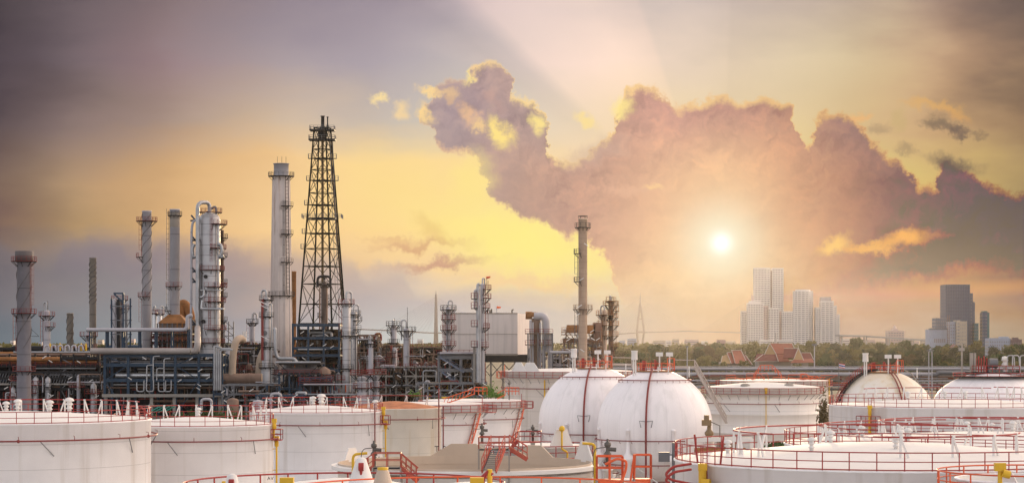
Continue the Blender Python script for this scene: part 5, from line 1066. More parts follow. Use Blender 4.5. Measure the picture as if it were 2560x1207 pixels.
# general middle units
for k, (lb, x0, x1, yt, D, lv, nb, m_) in enumerate([
  ('low pipe-crowded steel unit directly behind the smallest white tank at the left', 556, 700, 960, 615, (962,985,1000), 5, GREYR),
  ('dark blue service structure between the brown duct and the silver column', 590, 662, 858, 690, (862,885,905,930), 3, DKST),
  ('wide rusty unit with red railings behind the T-topped column', 955, 1110, 866, 690, (868,885,905,930,955), 6, RUSTL),
  ('low concrete-decked pipe unit in front of the T-topped column', 940, 1115, 915, 640, (918,940,965,985), 7, CONB),
  ('low pipe unit with yellow bends behind the floating-roof tanks', 1040, 1215, 955, 600, (958,975,990), 6, GREYR),
  ('grey steel unit of pipes between the white building and the left sphere', 1375, 1450, 878, 640, (880,895,912,925), 3, STKW),
  ('low bench of pipes along the foot of the left rack', 640, 760, 985, 590, (988,1000), 5, BLUE)]):
    T = frame(lb, x0, x1, yt, D, lv, nb, m_, 12, True, [], 'pipe_unit', 'pipework', .35, .3, decks=(lv[0],) if k in (1,2,3) else (), group='open pipe units between the columns')
    clutter(T, x0, x1, yt-4, min(lv[-1]+25, 1020), D-2, 12, int((x1-x0)*.5), [MX+[BLUE], MD, MX+[RUST,REDP], MX, MX+[YEL,ORED], [STKW,SILVP,RUSTL], MD+[SILVP]][k], .1, .32, .45); lights(T, x0, x1, yt, lv[-1], D-2, int((x1-x0)/22), k+30)
    vessels(T, x0, x1, lv[-1]-5, D, max(2, int((x1-x0)/30)), [STKW, GREYR, SILVP, RUSTL], (8,14), k % 2 == 0, k)
T = thing('process_vessel', 'round tan vessel standing just above the railing of the small white tank', 'vessel', (X(582,590),590,0)); lathe_part(T, 'shell', [(1.6,0),(1.6,Z(1000,590)),(1.2,Z(996,590)),(0,Z(994,590))], (X(582,590),590,0), RUSTL)
T = thing('process_vessel', 'white domed vessel just left of the three-vent tank roof', 'vessel', (X(645,580),580,0)); lathe_part(T, 'shell', [(1.6,0),(1.6,Z(1008,580)),(1.2,Z(1001,580)),(0,Z(998,580))], (X(645,580),580,0), STKW)
for lb, xx, yy, D in (('white looped pipe over the small white tank, squarish, larger', 516, 1006, 560), ('white looped pipe behind the three-vent tank roof, squarish, smaller', 690, 992, 575)):
    b = P(xx,yy,D); T = thing('looped_pipe', lb, 'pipe', b, 'white looped pipes'); mb = MB(); mb.path([b+Vector((-1.3,0,-4)),b+Vector((-1.3,0,.9)),b+Vector((1.3,0,.9)),b+Vector((1.3,0,-4))], .36, 10, .9); part(T, 'pipe', mb, STKW)
b = P(410,1018,520); T = thing('green_pipes', 'teal green pipes sloping behind the small white tank', 'pipe', b); 
for i in range(4): mb = MB(); mb.tube(P(372+i*12,1030,520+i), P(404+i*11,1013+i*.6,520+i), .17, 6); part(T, 'pipe', mb, GREEN)
mb = MB(); mb.tube(P(365,1014,520), P(430,1013,520), .2, 6); part(T, 'header', mb, GREEN)
for k, (lb, x0, x1, y0, y1, D, n) in enumerate([
  ('dense dark tangle of thin pipes left of the T-topped column', 845, 1000, 862, 1000, 668, 90),
  ('dense tangle of thin rusty pipes between the T-topped column and the stair structure', 1000, 1110, 880, 990, 652, 70),
  ('tangle of pipes and small valves at the foot of the widest silver column', 556, 690, 870, 1000, 668, 80),
  ('tangle of pipes behind the cooler deck at the concrete chimney foot', 690, 850, 925, 1005, 640, 60),
  ('fine pipework under the tall rack at the far left', 0, 250, 935, 1010, 648, 60)]):
    T = thing('pipe_unit', lb, 'pipework', (X((x0+x1)/2,D),D,0), 'open pipe units between the columns'); clutter(T, x0, x1, y0, y1, D, 14, n, [DKST,GREYR,BRN,RUSTL,SILVP,DRED,STKW], .08, .26, .5, 400+k)
    rd = random.Random(k+9)
    for i in range(7):
        xx = rd.uniform(x0,x1); yy = rd.uniform(y0,y0+(y1-y0)*.5); r = rd.uniform(.5,1.0); lathe_part(T, 'small_column', [(r,0),(r,Z(yy,D)-r),(0,Z(yy,D))], (X(xx,D),D+6,0), rd.choice((STKW,GREYR,INS,RUSTL)), 12)
        q = X(xx,D); zz = Z(yy+rd.uniform(5,30),D); mb = MB(); mb.box((q-2.2,D+3,zz-.2),(q+2.2,D+5,zz)); mb.rail([(q-2.2,D+3,zz),(q+2.2,D+3,zz)], 1.1, 1.1, .06); part(T, 'platform', mb, rd.choice((DRED,DKST,REDP)))
    lights(T, x0, x1, y0, y1, D-1, 7, k+60)
# white building on its trestle and pipe tower
D = 640; T = thing('clad_building', 'plain beige metal-clad box building raised on a dark steel trestle', 'building', (X(1200,D),D,0)); xa, xb = X(1106,D), X(1294,D); xe = X(1318,D)
z0, z1 = Z(886,D), Z(783,D); mb = MB(); dY = 22; mb.add([(xa,D,z0),(xb,D,z0),(xe+.9,D+dY,z0),(xa+1,D+dY,z0),(xa,D,z1),(xb,D,z1),(xe+.9,D+dY,z1),(xa+1,D+dY,z1)], [(0,1,5,4),(1,2,6,5),(2,3,7,6),(3,0,4,7),(4,5,6,7),(0,3,2,1)]); part(T, 'cladding', mb, BLDG)
mb = MB(); mb.bar((xa,D-.04,Z(835,D)),(xb,D-.04,Z(835,D)),.1,.12); mb.bar((xa-.1,D-.05,z1),(xb,D-.05,z1),.15,.3); mb.bar((xa,D-.05,z0),(xb+.1,D-.05,z0),.2,.5)
part(T, 'trim', mb, STKT)
mb = MB(); mb.box((xa,D+.3,z0-2.2),(xe,D+dY-1,z0-.05)); part(T, 'underfloor', mb, DKST)
for i in range(8):
    q = xa+(xe-xa)*i/7; mb = MB(); mb.bar((q,D+1,0),(q,D+1,z0-2),.5); part(T, 'trestle_post', mb, STKT)
    if i: p_ = xa+(xe-xa)*(i-1)/7; mb = MB(); mb.bar((p_,D+1,z0-2.4),(q,D+1,z0-6.4),.28); mb.bar((q,D+1,z0-2.4),(p_,D+1,z0-6.4),.28); part(T, 'trestle_brace', mb, STKT)
mb = MB(); mb.path([P(1280,782,D+3),P(1280,775,D+3),P(1284,773,D+3)], .2, 6); mb.path([P(1219,782,D+3),P(1219,776,D+3),P(1225,775,D+3),P(1225,782,D+3)], .25, 6); mb.tube(P(1229,782,D+3), P(1229,772,D+3), .2, 6); part(T, 'roof_vent', mb, DKST)
D = 630; T = thing('pipe_tower', 'rusty pipe tower with a big grey elbow pipe attached to the building right side', 'pipe tower', (X(1350,D),D,0))
mb = MB(); mb.path([P(1335,790,D),P(1358,790,D),P(1365,800,D),P(1366,880,D)], 1.1, 12, 3); part(T, 'elbow_pipe', mb, STKW)
mb = MB(); mb.tube(P(1314,788,D+2), P(1330,788,D+2), 1.1, 12); mb.tube(P(1331,780,D+1), P(1331,792,D+1), 1.5, 12); part(T, 'duct_joint', mb, RUST)
mb = MB(); mb.tube(P(1340,795,D+1), P(1340,930,D+1), 1.3, 12); part(T, 'down_duct', mb, RUSTL)
for xx, yt in ((1326,800),(1332,805),(1351,806),(1358,830),(1372,832),(1378,832)): mb = MB(); mb.tube((X(xx,D),D-1,0), P(xx,yt,D-1), .3, 7); part(T, 'vertical_pipe', mb, STKW)
for yy in (832, 860): mb = MB(); mb.box((X(1313,D),D-2,Z(yy,D)-.3),(X(1382,D),D+6,Z(yy,D))); p = part(T, 'deck', mb, RUSTL); mb = MB(); mb.rail([(X(1313,D),D-2,Z(yy,D)),(X(1382,D),D-2,Z(yy,D))], 1.1, 1.3, .06); part(p, 'railing', mb, REDP)
for xx in (1320,1345,1362,1381): mb = MB(); mb.bar((X(xx,D),D-2,0),P(xx,832,D-2),.4); part(T, 'post', mb, GREYR)
clutter(T, 1318, 1382, 862, 930, 632, 8, 26, MX, .12, .3, .7)
# stair tower in front of the building
D = 615; T = frame('grey steel stair structure with two long flights in front of the building', 1096, 1210, 880, D, (884,893,925), 4, GREYR, 8, False, [(882,-1,.3,STKW,1100,1205)], 'stair_structure', 'steel frame', .5, .6, decks=(884,), group='crowded steel frames')
for (a0, b0, a1, b1) in ((1100,893,1160,930),(1105,930,1175,982)):
    mb = MB(); q0 = P(a0,b0,D-1); q1 = P(a1,b1,D-1); mb.bar(q0, q1, .4, .5); mb.rail([q0,q1], 1.1, 1.3, .06); part(T, 'stair_flight', mb, mat('stair_blue', (.13,.15,.2), .5))
clutter(T, 1100, 1215, 892, 985, D+1, 8, 50, MX+[BLUE,RUST], .1, .3, .5); lights(T, 1100, 1210, 885, 975, D-2, 7, 44)
column('grey column wrapped in cage platforms at the left edge of the building', 1121, 13, 768, 625, [(773,0,360,1.6,DKST),(797,0,360,1.4),(823,0,360,1.6),(862,0,360,1.5)], STKW, [(-20,775,880),(200,775,860)], (30,1.9,800,.2), pipes=[(-100,775,890,.2,GREYR)])
T, x, y, r, z = column('tall twin-pipe column with side cages and an orange windsock before the building', 1206, 11, 708, 612, [(722,-80,70,1.9),(744,-80,60,1.9),(768,-80,60,1.6),(818,-80,60,1.5),(865,0,360,1.2)], STKW, [(-10,710,870)], (60,1.4,725,.2))
for xx, yt, rr in ((1195,712,.5),(1187,725,.35),(1200,765,.3)): mb = MB(); mb.path([P(1200,yt-2,610),P(xx,yt,610),P(xx,770 if xx < 1190 else 960,610)]+([P(1194,775,610)] if xx < 1190 else []), rr, 8, .8); part(T, 'side_pipe', mb, SILVP)
for yy in (746, 770, 815, 866): mb = MB(); q = P(1187,yy,610); mb.box((q.x-1,609,q.z-.2),(q.x+.8,612,q.z)); p = part(T, 'side_cage', mb, DKST); mb = MB(); mb.rail([(q.x+.8,609,q.z),(q.x-1,609,q.z),(q.x-1,612,q.z)], 1.6, .8, .06); part(p, 'railing', mb, REDP)
for xx in (1186, 1196): mb = MB(); mb.bar((X(xx,611),611,0), P(xx,868,611), .7); part(T, 'concrete_leg', mb, CONB)
def windsock(label, px, py, D, y1, L=1.0):
    b = P(px, y1, D); t = P(px, py, D); T = thing('windsock', label, 'windsock', b, 'orange windsocks'); mb = MB(); mb.tube(b, t+Vector((0,0,.3)), .06, 5); part(T, 'pole', mb, GREYR)
    mb = MB(); k = D/F; q = t+Vector((10*k,0,2*k*L)); mb.tube(t, q, .38, 8, .22); part(T, 'sock', mb, ORED)
windsock('orange windsock on a thin pole above the tall twin-pipe column', 1216, 694, 612, 720); windsock('orange-red windsock on a thin pole over the building roof', 1242, 768, 650, 783, 0)
mb = MB(); 
# ---- sun-side stack and coil heater
T, x, y, r, z = stack('tan banded stack with railed rings, standing alone left of the sun', 1457, 22, 546, 600, TANST, None, [(568,0,360,1.0,DKST),(633,150,250,1.3,DKST),(703,150,250,1.3,DKST),(772,0,360,1.5,RUSTL)], [(185,635,703,GREYR),(185,775,900,GREYR)])
mb = MB(); mb.ringwalk((x,y,0), r-.1, r+.12, z+.5, z+.7, 20)
for a in range(0,360,60): mb.tube((x+r*math.cos(R_(a)),y+r*math.sin(R_(a)),z-.1),(x+r*math.cos(R_(a)),y+r*math.sin(R_(a)),z+.6),.06,4)
part(T, 'top_hoop', mb, DKST); lights(T, 1448, 1462, 600, 890, 596, 5, 77)
T = thing('coil_heater', 'rusty red heater block on a spidery frame around the foot of the tan stack', 'heater', (X(1450,612),612,0)); D = 612
for xa_, xb_, ya, yb, m_ in ((1418,1446,812,832,RUST),(1468,1488,812,834,RUST),(1484,1504,806,846,mat('coil_brown', (.24,.13,.09), .7)),(1408,1500,845,857,RUSTL)):
    mb = MB(); mb.box((X(xa_,D),D,Z(yb,D)),(X(xb_,D),D+7,Z(ya,D))); p = part(T, 'heater_box', mb, m_)
for yy, x0, x1 in ((828,1404,1450),(835,1404,1445),(858,1402,1505),(880,1410,1505)): mb = MB(); mb.box((X(x0,D),D-2,Z(yy,D)-.25),(X(x1,D),D+8,Z(yy,D))); p = part(T, 'deck', mb, RUSTL); mb = MB(); mb.rail([(X(x0,D),D-2,Z(yy,D)),(X(x1,D),D-2,Z(yy,D))], 1.1, 1.2, .06); part(p, 'railing', mb, RUST)
for i in range(9): q = 1410+i*12; mb = MB(); mb.bar((X(q,D),D-1,0), P(q,848,D-1), .3); part(T, 'post', mb, RUSTL)
for i in range(8): mb = MB(); mb.bar(P(1412+i*12,832,D-1), P(1426+i*10,848,D-1), .25); part(T, 'brace', mb, RUSTL)
clutter(T, 1405, 1505, 815, 905, D-2, 8, 60, [RUSTL,RUST,STKW,SILVP,TANST], .1, .3, .5); lights(T, 1410, 1500, 820, 900, D-3, 16, 55)
mb = MB(); mb.path([P(1375,880,608),P(1440,880,608),P(1444,876,608),P(1450,876,608)], .4, 8, 1); part(T, 'feed_pipe', mb, STKW)
column('taller rusty column of the pair right of the tan stack, ringed with cages', 1527, 12, 750, 625, [(752,0,360,.8,RUST),(762,0,360,1.6,RUST),(776,-90,80,1.7,RUST),(792,0,360,1.5,RUST),(812,-90,70,1.7,RUST),(838,-90,70,1.6,RUST),(865,-90,70,1.5,RUST)], RUSTL, [(-30,760,890)], (100,1.2,765,.2), mast=742, group='rusty column pair')
column('shorter rusty column of the pair, closest to the tan stack', 1511, 13, 776, 622, [(786,0,360,1.7,RUST),(812,0,360,1.4,RUST),(838,0,360,1.2,RUST)], TANST, [(200,785,890)], (140,1.3,795,.2), pipes=[(-120,790,900,.3,RUSTL)], group='rusty column pair')
# ---- long pipe rack right
D = 640; T = thing('pipe_rack', 'very long low rack of pale horizontal pipes crossing the right half before the trees', 'pipe rack', (X(2050,D),D,0))
for yy, rr, dy_, m_ in ((921,.3,0,STKW),(925,.2,3,GREYR),(935,.55,1,STKW),(943,.3,4,RUSTL),(917,.12,6,STKW),(951,.2,2,GREYR),(960,.3,5,STKW)): mb = MB(); mb.tube((X(1505,D),D+dy_,Z(yy,D)),(X(2620,D),D+dy_,Z(yy,D)),rr,8); part(T, 'pipe', mb, m_)
for i in range(26): q = X(1510+i*44,D); mb = MB(); mb.bar((q,D+2,0),(q,D+2,Z(920,D)),.35); mb.bar((q,D-1,Z(938,D)),(q,D+7,Z(938,D)),.3); part(T, 'post', mb, GREYR)
mb = MB()
for i in range(60): a_ = 1510+i*18; mb.tube(P(a_,921,D), P(a_,916,D), .05, 4)
part(T, 'handrail_post', mb, STKW)
mb = MB(); mb.path([P(2330,936,D-2),P(2342,936,D-2),P(2346,931,D-2),P(2470,931,D-2)], .6, 8, 1); part(T, 'offset_pipe', mb, GREYR)
clutter(T, 1560, 2620, 938, 975, D-4, 12, 90, [STKW,REDP,ORED,RUSTL,GREYR,REDP], .1, .3, .4)
D = 600
for xx in (1718, 2322, 2330):
    T = thing('light_pole', {1718:'tall thin pale pole in front of the trees right of the near sphere', 2322:'left pole of the tall pale pair before the right-hand trees', 2330:'right pole of the tall pale pair before the right-hand trees'}[xx], 'pole', (X(xx,D),D,0), 'tall pale light poles'); mb = MB(); mb.tube((X(xx,D),D,0), P(xx,866 if xx < 2000 else 878,D), .2, 8, .12); part(T, 'pole', mb, STKW)
    mb = MB(); b = P(xx,866 if xx < 2000 else 876,D); mb.box((b.x-.5,b.y-.2,b.z-.1),(b.x+.5,b.y+.2,b.z+.2)); part(T, 'lamp_head', mb, GREYR)
T = thing('light_pole', 'tall pale pole with a square head right of the temple roofs', 'pole', (X(2036,900),900,0), 'tall pale light poles'); mb = MB(); mb.tube((X(2036,900),900,0), P(2036,864,900), .28, 8, .2); part(T, 'pole', mb, STKW); b = P(2036,862,900); mb = MB(); mb.box((b.x-1,b.y-.4,b.z-.3),(b.x+1,b.y+.4,b.z+.5)); part(T, 'lamp_head', mb, GREYR)
T = thing('flag', 'red, white and blue striped flag flying between the temple roofs and the stained sphere', 'flag', P(2097,930,620)); mb = MB(); mb.tube((X(2097,620),620,0), P(2097,905,620), .08, 6); part(T, 'pole', mb, GREYR)
k = 620/F
for i, (c_, h0, h1) in enumerate((('flag_red',0,1/6),('flag_white',1/6,2/6),('flag_blue',2/6,4/6),('flag_white',4/6,5/6),('flag_red',5/6,1))):
    mb = MB(); vs = []; n = 10
    for j in range(n+1):
        u = j/n; wv_ = .18*math.sin(u*7); vs += [(X(2097.5,620)+u*15*k, 620+wv_, Z(907,620)-(u*3+h0*11)*k), (X(2097.5,620)+u*15*k, 620+wv_, Z(907,620)-(u*3+h1*11)*k)]
    mb.add(vs, [(2*j,2*j+2,2*j+3,2*j+1) for j in range(n)]); part(T, 'flag_stripe', mb, mat(c_, {'flag_red':(.6,.03,.04),'flag_white':(.8,.8,.8),'flag_blue':(.05,.05,.25)}[c_], .7))
# ================================================================ trees
def crown_mesh(seed, h, wdt, m, n=900, leaf=.62):
    rd = random.Random(seed); mb = MB(); lumps = []
    for i in range(rd.randint(9, 13)):
        a = rd.uniform(0, 2*PI); q = wdt*.5*math.sqrt(rd.random())*.8; zz = rd.uniform(.35, .92)
        q *= 1.1-abs(zz-.55)*1.1; lumps.append((q*math.cos(a), q*math.sin(a), h*zz, wdt*rd.uniform(.15, .27)))
    for i in range(n):
        lx, ly, lz, lr = rd.choice(lumps); u = rd.uniform(-1, 1); t = rd.uniform(0, 2*PI); s = math.sqrt(1-u*u); rr = lr*rd.uniform(.55, 1.1)
        c = Vector((lx+rr*s*math.cos(t), ly+rr*s*math.sin(t), lz+rr*u*.8)); d1 = Vector((rd.gauss(0,1), rd.gauss(0,1), rd.gauss(0,1))).normalized(); d2 = d1.orthogonal().normalized(); L = leaf*rd.uniform(.6, 1.3)
        mb.add([c-d1*L, c+d2*L*.6, c+d1*L, c-d2*L*.6], [(0,1,2,3)])
    me = bpy.data.meshes.new('crown'); me.from_pydata(mb.v, [], mb.f); me.materials.append(m)
    tb = MB(); tb.tube((0,0,0), (0,0,h*.45), wdt*.035, 6, wdt*.022)
    for lx, ly, lz, lr in lumps[:6]: tb.tube((0,0,h*.35), (lx*.8,ly*.8,lz), wdt*.018, 5, wdt*.006)
    mt = bpy.data.meshes.new('trunk'); mt.from_pydata(tb.v, [], tb.f); mt.materials.append(BARK); return me, mt
def palm_mesh(seed, h, m):
    rd = random.Random(seed); mb = MB()
    for i in range(18):
        a = 2*PI*i/18+rd.uniform(-.15,.15); up = rd.uniform(-.5, 1.0); c, s = math.cos(a), math.sin(a); prev = Vector((0,0,h)); L = rd.uniform(2.4, 3.3)
        for j in range(7):
            u = (j+1)/7; p = Vector((c*L*u, s*L*u, h+up*L*u*.8-1.9*u*u*L*.5)); t = Vector((-s,c,0))
            for sg in (-1, 1): mb.add([prev, p, p+t*sg*.55*(1-u*.6)-Vector((0,0,.45)), prev+t*sg*.55*(1-u*.5)-Vector((0,0,.4))], [(0,1,2,3)])
            prev = p
    me = bpy.data.meshes.new('fronds'); me.from_pydata(mb.v, [], mb.f); me.materials.append(m)
    tb = MB(); tb.path([(0,0,0),(.25,0,h*.5),(0,0,h)], .2, 6); mt = bpy.data.meshes.new('trunk'); mt.from_pydata(tb.v, [], tb.f); mt.materials.append(BARK); return me, mt
CR = [[crown_mesh(10*k+j, 10, 10, LEAF[k]) for j in range(2)] for k in range(4)]
PM = [palm_mesh(70+j, 12, LEAF[0]) for j in range(2)]
def put_tree(pair, x, y, s, lab, group, rz, name='broadleaf_tree', sz=1.0):
    T = thing(name, lab, 'palm tree' if name == 'coconut_palm' else 'tree', (x, y, 0), group); T.rotation_euler = (0,0,rz); T.scale = (s, s, s*sz)
    for me, nm in zip(pair, ('fronds' if name == 'coconut_palm' else 'crown', 'trunk')):
        o = bpy.data.objects.new(nm, me); link(o); o.parent = T
TL = ['olive broadleaf tree in the wood behind the right-hand pipe rack', 'very dark broadleaf tree in the wood behind the right-hand pipe rack', 'mid-green broadleaf tree in the wood behind the right-hand pipe rack', 'brownish broadleaf tree in the wood behind the right-hand pipe rack']
TG = ['olive trees of the wood', 'dark trees of the wood', 'green trees of the wood', 'brown trees of the wood']
rd = random.Random(99); cnt = 0
for D, n, s0 in ((1180,36,.8),(1330,40,.95),(1500,40,1.1),(1720,38,1.35),(2000,38,1.6),(2350,36,1.75)):
    for i in range(n):
        px = 1500+1110*(i+.5)/n+rd.uniform(-12,12); k = rd.choices([0,1,2,3], [4,.6,2,2] if px < 2050 else [1.2,3.5,3.5,.6])[0]; s = s0*rd.uniform(.75,1.25)
        dd = D+rd.uniform(-60,60)
        if 1800 < px < 2040 and D in (1330,1500): s *= .55
        put_tree(CR[k][rd.randint(0,1)], X(px,dd), dd, s, TL[k], TG[k], rd.uniform(0,6), sz=rd.uniform(.85,1.1)); cnt += 1
for i in range(30):
    px = 1540+1000*rd.random(); dd = rd.uniform(1500,2500); put_tree(PM[i%2], X(px,dd), dd, rd.uniform(1.0,1.35), 'thin coconut palm rising above the wood behind the right-hand pipe rack', 'coconut palms in the wood', rd.uniform(0,6), 'coconut_palm')
for px, D, s, lb in ((2426,1250,1.45,'tallest dark tree, with a ragged crown in front of the teal tower'), (2203,1500,1.35,'dark round tree left of centre under the viaduct'), (2235,1500,1.35,'dark broad tree just right of the dark round one under the viaduct')):
    put_tree(CR[1][0], X(px,D), D, s, lb, None, 1, sz=.95)
for D, n, s0 in ((1900,30,1.1),(2600,36,1.4)):
    for i in range(n):
        px = -20+1090*(i+.5)/n+rd.uniform(-10,10); put_tree(CR[rd.choice((1,1,2))][rd.randint(0,1)], X(px,D), D, s0*rd.uniform(.8,1.3), 'distant dark tree seen between the stacks of the left plant', 'distant trees behind the left plant', rd.uniform(0,6))
# far woodland that reads as one mass
mb = MB()
for D, nn in ((2900,900),(3300,700)):
    for i in range(nn):
        px = -60+2720*rd.random(); x = X(px,D+rd.uniform(-100,100)); h = rd.uniform(9,18.5); wd = rd.uniform(5,9); y = D+rd.uniform(-120,120)
        for j in range(16):
            c = Vector((x+rd.gauss(0,wd*.35), y+rd.gauss(0,2), h*rd.uniform(.25,1))); d1 = Vector((rd.gauss(0,1),rd.gauss(0,.4),rd.gauss(0,1))).normalized(); d2 = Vector((d1.z,0.2,-d1.x)).normalized(); L = rd.uniform(1.4,2.6)
            mb.add([c-d1*L, c+d2*L*.7, c+d1*L, c-d2*L*.7], [(0,1,2,3)])
solo('far_woodland', mb, LEAF[0], (0,2900,0), 'hazy far woodland band along the horizon', 'woodland', 'stuff')
mb = MB(); rd = random.Random(4)
for i in range(9000):
    px = rd.uniform(1480,2620); D = rd.uniform(1020,2400); c = P(px,850,D); c.z = rd.uniform(0,3.5); d1 = Vector((rd.gauss(0,1),rd.gauss(0,.5),rd.gauss(0,1))).normalized(); d2 = d1.orthogonal().normalized(); L = rd.uniform(.7,1.8)
    mb.add([c-d1*L, c+d2*L*.7, c+d1*L, c-d2*L*.7], [(0,1,2,3)])
solo('undergrowth', mb, LEAF[1], (0,1500,0), 'dense undergrowth beneath the trees of the wood', 'undergrowth', 'stuff')
def shrub(label, px, py, D, wpx, hpx, m, n=260, name='shrub'):
    rd = random.Random(int(px)); k = D/F; b = P(px, py, D); T = thing(name, label, 'shrub', b); mb = MB()
    for i in range(n):
        c = b+Vector((rd.gauss(0,wpx*.25*k), rd.gauss(0,.8), abs(rd.gauss(0,hpx*.4*k)))); d1 = Vector((rd.gauss(0,1),rd.gauss(0,1),rd.gauss(0,1))).normalized(); d2 = d1.orthogonal().normalized(); L = rd.uniform(.15,.38)
        mb.add([c-d1*L, c+d2*L*.6, c+d1*L, c-d2*L*.6], [(0,1,2,3)])
    part(T, 'foliage', mb, m); mb = MB(); mb.tube((b.x,b.y,0), b+Vector((0,0,hpx*.3*k)), .15, 5); part(T, 'stem', mb, BARK)
BRG = mat('leaf_bright', (.10,.20,.03), .7, var=.4, transl=.4)
shrub('bright green shrub behind the floating-roof tanks left of the left sphere', 1222, 985, 520, 40, 28, BRG); shrub('low bright green bushes beside the bright shrub, trailing right', 1240, 992, 515, 50, 12, BRG)
shrub('dull green hedge behind the red rails of the small white tank', 520, 1046, 420, 200, 22, LEAF[2], 900, 'hedge'); shrub('grey-green bush between the yellow bends and the rolling ladders', 1150, 1000, 500, 80, 14, LEAF[2], 300)
shrub('small bush by the grey drums with red collars', 1038, 990, 560, 30, 14, BRG, 160); shrub('tree climbing between the large beige tank and the wide white tank', 2060, 1060, 360, 26, 70, LEAF[3], 500, 'small_tree'); shrub('dark shrub behind the railing of the broad right-hand tank', 1945, 1118, 260, 50, 14, LEAF[2], 260)

# ================================================================ temple halls
TILE = mat('roof_tile_red', (.24,.065,.04), .7, var=.2, seams=(.5,.08,.3)); TILE2 = mat('roof_tile_dark', (.15,.035,.03), .7, var=.2, seams=(.5,.08,.3)); GOLD = mat('gable_gold', (.32,.20,.09), .6); TRIM = mat('white_trim', (.42,.38,.35), .6); WALLW = mat('temple_wall', (.3,.27,.24), .8)
def gable(T, px0, px1, ybase, yr, D, dep, m, along='x', gr=None, trim=True):
    x0, x1, z0, z1 = X(px0,D), X(px1,D), Z(ybase,D), Z(yr,D); mb = MB(); g = gr or GOLD
    if along == 'x':      # ridge left-right
        e = (x1-x0)*.0; ym = D+dep/2
        mb.add([(x0,D,z0),(x1,D,z0),(x1-e,ym,z1),(x0+e,ym,z1),(x1,D+dep,z0),(x0,D+dep,z0)], [(0,1,2,3),(4,5,3,2)]); part(T, 'roof', mb, m)
        mb = MB(); mb.add([(x0+.1,D+.2,z0),(x0+.1,D+dep-.2,z0),(x0+.1,ym,z1-.3)], [(0,1,2)]); mb.add([(x1-.1,D+.2,z0),(x1-.1,D+dep-.2,z0),(x1-.1,ym,z1-.3)], [(0,1,2)]); part(T, 'gable_end', mb, g)
        if trim:
            mb = MB()
            for xx, s in ((x0,-1),(x1,1)): mb.bar((xx,D-.1,z0),(xx,ym,z1+.1),.35); mb.bar((xx,ym,z1+.1),(xx,D+dep,z0),.35); mb.bar((xx,ym,z1),(xx+s*.5,ym,z1+1.6),.22)
            mb.bar((x0,ym,z1+.05),(x1,ym,z1+.05),.3); part(T, 'roof_trim', mb, TRIM)
    else:                 # ridge runs away: gable faces the viewer
        xm = (x0+x1)/2
        mb.add([(x0,D,z0),(xm,D,z1),(xm,D+dep,z1),(x0,D+dep,z0),(x1,D,z0),(x1,D+dep,z0)], [(0,1,2,3),(1,4,5,2)]); part(T, 'roof', mb, m)
        mb = MB(); mb.add([(x0+.4,D+.3,z0),(x1-.4,D+.3,z0),(xm,D+.3,z1-.5)], [(0,1,2)]); part(T, 'gable_end', mb, g)
        if trim: mb = MB(); mb.bar((x0,D,z0),(xm,D,z1+.1),.4); mb.bar((xm,D,z1+.1),(x1,D,z0),.4); mb.bar((xm,D,z1),(xm,D,z1+1.8),.25); part(T, 'roof_trim', mb, TRIM)
def skewroof(T, pts, m, name='roof'):      # polygon roof slope from (x px, row, depth) corners, given thickness
    v = [P(*q) for q in pts]; n = len(v); nrm = (v[1]-v[0]).cross(v[2]-v[0]).normalized()*.25; mb = MB()
    mb.add(v+[q+nrm for q in v], [tuple(range(n)), tuple(range(2*n-1,n-1,-1))]+[(i,(i+1)%n,n+(i+1)%n,n+i) for i in range(n)]); part(T, name, mb, m)
D = 1240
T = thing('temple_hall', 'smaller red-roofed Thai temple hall with white-edged tiers, left of the bigger one', 'temple', (X(1842,D),D,0), 'red-roofed temple halls')
for pts, m in ((((1829,876,D+8),(1853,876,D+14),(1868,908,D+8),(1838,908,D)), TILE), (((1817,882,D+6),(1827,880,D+10),(1838,906,D+2),(1828,908,D-2)), TILE), (((1806,890,D+4),(1818,884,D+8),(1826,908,D-2),(1802,906,D-3)), GOLD),
               (((1858,884,D+14),(1864,888,D+16),(1880,910,D+12),(1868,908,D+9)), TILE2)): skewroof(T, pts, m, 'gable_end' if m is GOLD else 'roof')
mb = MB()
for a, b in (((1829,875,D+7),(1853,875,D+13)),((1829,875,D+7),(1838,908,D-1)),((1853,875,D+13),(1868,908,D+7)),((1817,881,D+5),(1828,908,D-3)),((1806,889,D+3),(1802,906,D-4)),((1853,876,D+13),(1853,871,D+13)),((1829,876,D+7),(1828,873,D+7)),((1864,887,D+15),(1881,910,D+11)),((1862,884,D+15),(1864,878,D+15)),((1817,881,D+5),(1828,879,D+9))): mb.bar(P(*a), P(*b), .28)
part(T, 'roof_trim', mb, TRIM); mb = MB(); mb.box((X(1806,D),D+4,0),(X(1874,D),D+22,Z(905,D))); part(T, 'wall', mb, WALLW)
D = 1250
T = thing('temple_hall', 'larger Thai temple hall with stacked red roofs and a tall front gable', 'temple', (X(1950,D),D,0), 'red-roofed temple halls')
